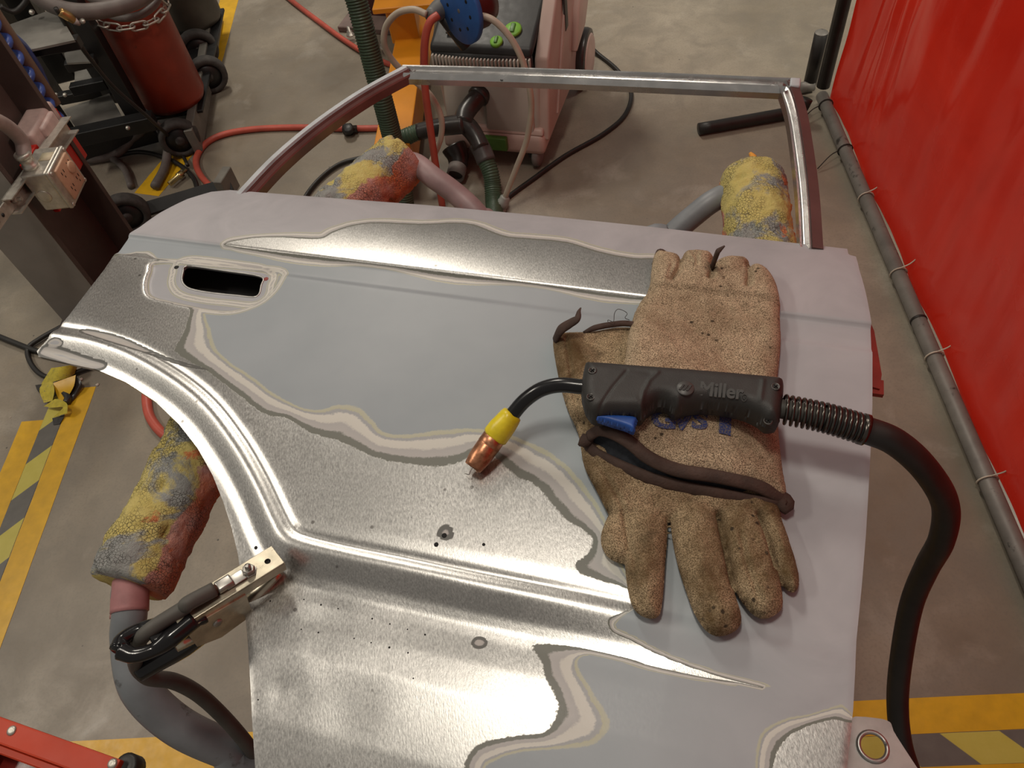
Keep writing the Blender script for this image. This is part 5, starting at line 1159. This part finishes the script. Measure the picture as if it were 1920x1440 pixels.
post = thing('lift_post', 'maroon steel post with dusty bolted base plate behind the green hose', 'post', W(700, 50, 0))
pc_ = W(700, 40, 0)
obj('base_plate', box(pc_+np.array([0.02, 0.02, .012]), (0.25, 0.24, 0.024), axes(-25), 0.003, 1), M['dustplate'], post, smooth=False)
obj('upright', box(pc_+np.array([0.03, 0.06, .75]), (0.15, 0.13, 1.5), axes(-25), 0.006, 2), M['maroonpost'], post, smooth=False)
for px, py in [(657, 66), (720, 90)]:
    c = W(px, py, .022); bo_ = obj('anchor_bolt', lathe(c, (0, 0, 1), [(0.016, 0), (0.016, 0.004), (0.011, 0.005), (0.011, 0.016), (0.006, 0.018), (0.006, 0.035)], 12), M['galv'], post)

# ---------------------------------------------------------------- red welding curtain and its pipe frame
def curtain_mat():
    t = NT('red_curtain_vinyl'); n = t.noise(3, 5, 0.6, dist=0.5)
    c = t.ramp(n, [(0.3, (0.58, 0.020, 0.010)), (0.7, (0.74, 0.032, 0.014))])
    t.set(c, t.math('MULTIPLY_ADD', t.noise(6, 3), 0.2, 0.16)); t.bump(t.noise(14, 5, 0.6, stretch=(1, 1, 0.25)), 0.35, 0.01)
    t.b.inputs['Coat Weight'].default_value = 0.7; t.b.inputs['Coat Roughness'].default_value = 0.12
    tr = t.n.new('ShaderNodeBsdfTranslucent'); t.link(c, tr.inputs[0]); mx = t.n.new('ShaderNodeMixShader'); mx.inputs[0].default_value = 0.5
    out = t.n['Material Output']; t.link(t.b.outputs[0], mx.inputs[1]); t.link(tr.outputs[0], mx.inputs[2]); t.link(mx.outputs[0], out.inputs[0]); return t.m
M['curtain'] = curtain_mat()
C0 = W(1541, 180, 0.03); pd = W(1920, 1060, 0.03)-C0; pd[2] = 0; pd /= np.linalg.norm(pd); pn = np.array([-pd[1], pd[0], 0])   # pn points to the far side of the curtain
if pn[0] < 0: pn = -pn
LC = 3.0; nx_, nz_ = 200, 70; V = []; F = []
for i in range(nx_+1):
    s_ = i/nx_*LC
    for j in range(nz_+1):
        zz = 0.018+(j/nz_)**1.15*2.35; lowf = math.exp(-zz/0.35)
        fold = 0.020*math.sin(s_*9+0.6*math.sin(s_*3.1))+0.012*mnoise.noise(Vector((s_*6, zz*1.1, 0)))+0.018*mnoise.noise(Vector((s_*2.2, zz*0.7, 4)))+lowf*0.02*mnoise.noise(Vector((s_*16, zz*6, 2)))
        fold += 0.010*mnoise.noise(Vector((s_*30, zz*1.5, 7)))*math.exp(-((s_-0.25)/0.35)**2)
        for s0_, a_, w_ in ((0.10, .010, .02), (0.19, .014, .016), (0.27, -.010, .02), (0.36, .012, .018), (0.62, .010, .03), (0.9, -.012, .04)): fold += a_*math.exp(-((s_-s0_-0.05*zz)/w_)**2)
        sag = 0.02*abs(math.sin(s_*math.pi/0.42))*math.exp(-zz/0.15)
        V.append(C0*np.array([1, 1, 0])+pd*(s_+0.01)+pn*(0.024+fold*min(1, 0.03+zz/0.5))+np.array([0, 0, zz+sag]))
for i in range(nx_):
    for j in range(nz_):
        a = i*(nz_+1)+j; F.append((a, a+1, a+nz_+2, a+nz_+1))
cur = thing('welding_curtain', 'red translucent welding curtain on a pipe frame at right', 'curtain', C0*np.array([1, 1, 0]))
obj('vinyl_sheet', (V, F), M['curtain'], cur)
M['pipegrey'] = plain('scuffed_grey_pipe', (0.20, 0.185, 0.165), 0.5, 0.2, 0.25, 15, dirt=((0.04, 0.035, 0.03), 0.6)); M['pipeblk'] = plain('black_frame_pipe', (0.022, 0.019, 0.017), 0.45, 0.2, 0.4, 20)
obj('bottom_pipe', tube([C0, C0+pd*LC], 0.019, 16, 1), M['pipegrey'], cur)
obj('pipe_joint', lathe(C0+pd*0.96, pd, [(0.0205, 0), (0.0205, 0.006)], 16), M['pipeblk'], cur)
cpst = W(1533, 192, 0.0)
obj('corner_post', tube([cpst+np.array([.012, .012, .05]), cpst+np.array([.012, .012, 2.3])], 0.021, 16, 1), M['pipeblk'], cur)
so = W(1516, 168, 0.0)
obj('socket_stub', tube([so+np.array([0, 0, .02]), so+np.array([0, 0, .20])], 0.021, 16, 1), M['pipeblk'], cur)
obj('socket_cap', lathe(so+np.array([0, 0, .20]), (0, 0, 1), [(0.021, 0), (0.02, 0.002), (0.003, 0.003)], 16), M['pipegrey'], cur)
obj('foot_pipe', tube([W(1310, 242, .02), W(1400, 226, .02), W(1500, 208, .02)], 0.019, 16, 4), M['pipeblk'], cur)
obj('foot_brace', tube([W(1488, 226, .015), W(1500, 210, .04), W(1512, 185, .08)], [0.010, 0.019, 0.021], 14, 6), M['pipeblk'], cur)
obj('rear_foot', tube([W(1500, 165, .02), W(1525, 160, .02)], 0.018, 14, 1), M['pipegrey'], cur)
M['tie'] = plain('pale_cable_tie', (0.55, 0.48, 0.38), 0.5)
for k, (f, dark) in enumerate([(0.05, 1), (0.28, 1), (0.50, 0), (0.80, 0), (1.08, 0), (1.42, 0)]):
    c = C0+pd*f; ring_ = [c+0.0215*(math.cos(a)*pn+math.sin(a)*np.array([0, 0, 1])) for a in np.linspace(0, 2*math.pi, 17)]
    tail = [c+0.022*np.array([0, 0, 1]), c+pn*0.02+np.array([0, 0, .035]), c+pn*0.035+np.array([0, 0, .06])] if not dark else [c-pn*0.02, c-pn*0.05+pd*0.02, c-pn*0.09+pd*0.05-np.array([0, 0, .02])]
    obj('cable_tie', merge(tube(ring_, 0.002, 6, 1), tube(tail, 0.0018, 6, 4)), M['thread'] if dark else M['tie'], cur)

# ---------------------------------------------------------------- red cart corner, crumpled tape, litter
M['toolred'] = plain('red_tool_cart', (0.54, 0.045, 0.010), 0.55, 0, 0.12, 10)
rc = thing('tool_cart', 'red steel cart corner at the bottom left of the photo', 'cart', W(100, 1420, 0))
zr = 0.42
e0, e1 = W(-60, 1322, zr), W(226, 1424, zr); dv_ = (e1-e0)/np.linalg.norm(e1-e0); nv_ = np.array([dv_[1], -dv_[0], 0])
if nv_[1] > 0: nv_ = -nv_
Ar = np.stack([dv_, nv_, np.array([0, 0, 1.0])]); Lr = np.linalg.norm(e1-e0)
obj('top_rail', box((e0+e1)/2+nv_*0.017-np.array([0, 0, .012]), (Lr, 0.034, 0.024), Ar, 0.003, 2), M['toolred'], rc, smooth=False)
obj('inner_lip', box((e0+e1)/2+nv_*0.040-np.array([0, 0, .020]), (Lr*0.98, 0.012, 0.018), Ar, 0.002, 1), M['toolred'], rc, smooth=False)
obj('tray_panel', box((e0+e1)/2+nv_*0.17-np.array([0, 0, .06]), (Lr, 0.26, 0.006), Ar), plain('dark_red_tray', (0.20, 0.02, 0.015), 0.3), rc, smooth=False)
obj('side_rail', box(e0+dv_*0.02+nv_*0.15-np.array([0, 0, .03]), (0.10, 0.26, 0.02), Ar, 0.003, 1), M['toolred'], rc, smooth=False)
for x, y in [(22, 1370), (211, 1432)]: obj('rail_screw', lathe(W(x, y, zr), (0, 0, 1), [(0.0075, -0.001), (0.0075, 0.001), (0.005, 0.003), (0.002, 0.0025)], 16), M['galv'], rc)
for pt in (e0+nv_*0.03, e1-dv_*0.02+nv_*0.03, e1-dv_*0.02+nv_*0.25): obj('leg', box((pt[0], pt[1], (zr-.02)/2), (0.025, 0.025, zr-.03), Ar), M['toolred'], rc, smooth=False)
obj('corner_roller', lathe(W(240, 1438, zr-.02)-np.array([0, 0, .02]), (0, 0, 1), [(0.012, 0), (0.019, 0.003), (0.019, 0.026), (0.014, 0.03), (0.006, 0.028)], 20), M['rubber'], rc)
def ribbon(pts, wv, res=6):
    C = catmull(pts, res); Wv = catmull(wv, res); V = []; F = []
    for c, w_ in zip(C, Wv): V += [c-w_/2, c+w_/2]
    for i in range(len(C)-1): F.append((2*i, 2*i+1, 2*i+3, 2*i+2))
    return V, F
ct = thing('crumpled_tape', 'crumpled yellow and black tape lump at the end of the floor line', 'tape', W(110, 740, 0))
M['ytape2'] = plain('peeled_yellow_tape', (0.58, 0.47, 0.05), 0.4, 0, 0.25, 60, dirt=((0.22, 0.19, 0.12), 0.58)); M['btape'] = plain('peeled_black_tape', (0.035, 0.033, 0.032), 0.3, 0, 0.3, 40)
def wp(x, y, z): return W(x, y, z)
def rb(pts, name, mat):                        # pts: two edges given as photo points with heights
    c = [(wp(*a)+wp(*b))/2 for a, b in pts]; w_ = [wp(*b)-wp(*a) for a, b in pts]; obj(name, ribbon(c, w_), mat, ct)
rb([((72, 728, .01), (96, 690, .045)), ((100, 716, .035), (112, 688, .06)), ((128, 708, .03), (135, 684, .05)), ((142, 700, .01), (146, 682, .02))], 'tape_fold', M['ytape2'])
rb([((100, 718, .035), (142, 703, .035)), ((104, 735, .02), (138, 725, .03)), ((112, 752, .005), (122, 752, .006))], 'tape_fold', M['tape_y'])
rb([((80, 718, .03), (99, 716, .034)), ((74, 732, .02), (102, 733, .03)), ((82, 755, .01), (98, 752, .012))], 'tape_fold', M['ytape2'])
rb([((66, 722, .01), (80, 720, .028)), ((70, 732, .008), (78, 728, .02)), ((75, 738, .004), (76, 735, .01))], 'tape_back', M['btape'])
rb([((122, 752, .004), (143, 706, .03)), ((130, 756, .004), (152, 715, .025)), ((138, 750, .004), (155, 725, .012))], 'tape_back', M['btape'])
rb([((82, 762, .012), (103, 748, .03)), ((100, 764, .02), (115, 750, .034)), ((118, 764, .024), (126, 758, .036)), ((100, 782, .004), (126, 775, .02))], 'tape_fold', M['ytape2'])
rb([((98, 784, .003), (122, 778, .006)), ((100, 797, .002), (112, 795, .003))], 'tape_back', M['btape'])
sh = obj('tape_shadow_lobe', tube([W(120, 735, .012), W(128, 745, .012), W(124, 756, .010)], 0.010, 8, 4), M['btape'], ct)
for x, y, r_ in [(362, 1304, .003), (152, 712, .006), (183, 722, .005), (20, 783, .002), (1675, 1300, .003)]:
    V, F = lathe(W(x, y, 0), (0.3, 0.1, 1), [(r_*.6, 0), (r_, r_*.4), (r_*.5, r_*.9)], 7); V = bump_noise(V, r_*.4, 300, x)
    tag(obj('litter_chip', (V, F), plain('pale_chip', (0.6, 0.52, 0.45), 0.7)), {362: 'tiny white chip on the floor beside the clamp cable', 152: 'crumbled pale chip beside the crumpled tape', 183: 'flat tan chip just past the left tape end', 20: 'tiny white chip near the left photo edge', 1675: 'small pale chip on the near yellow line by the cable'}[x], 'litter')
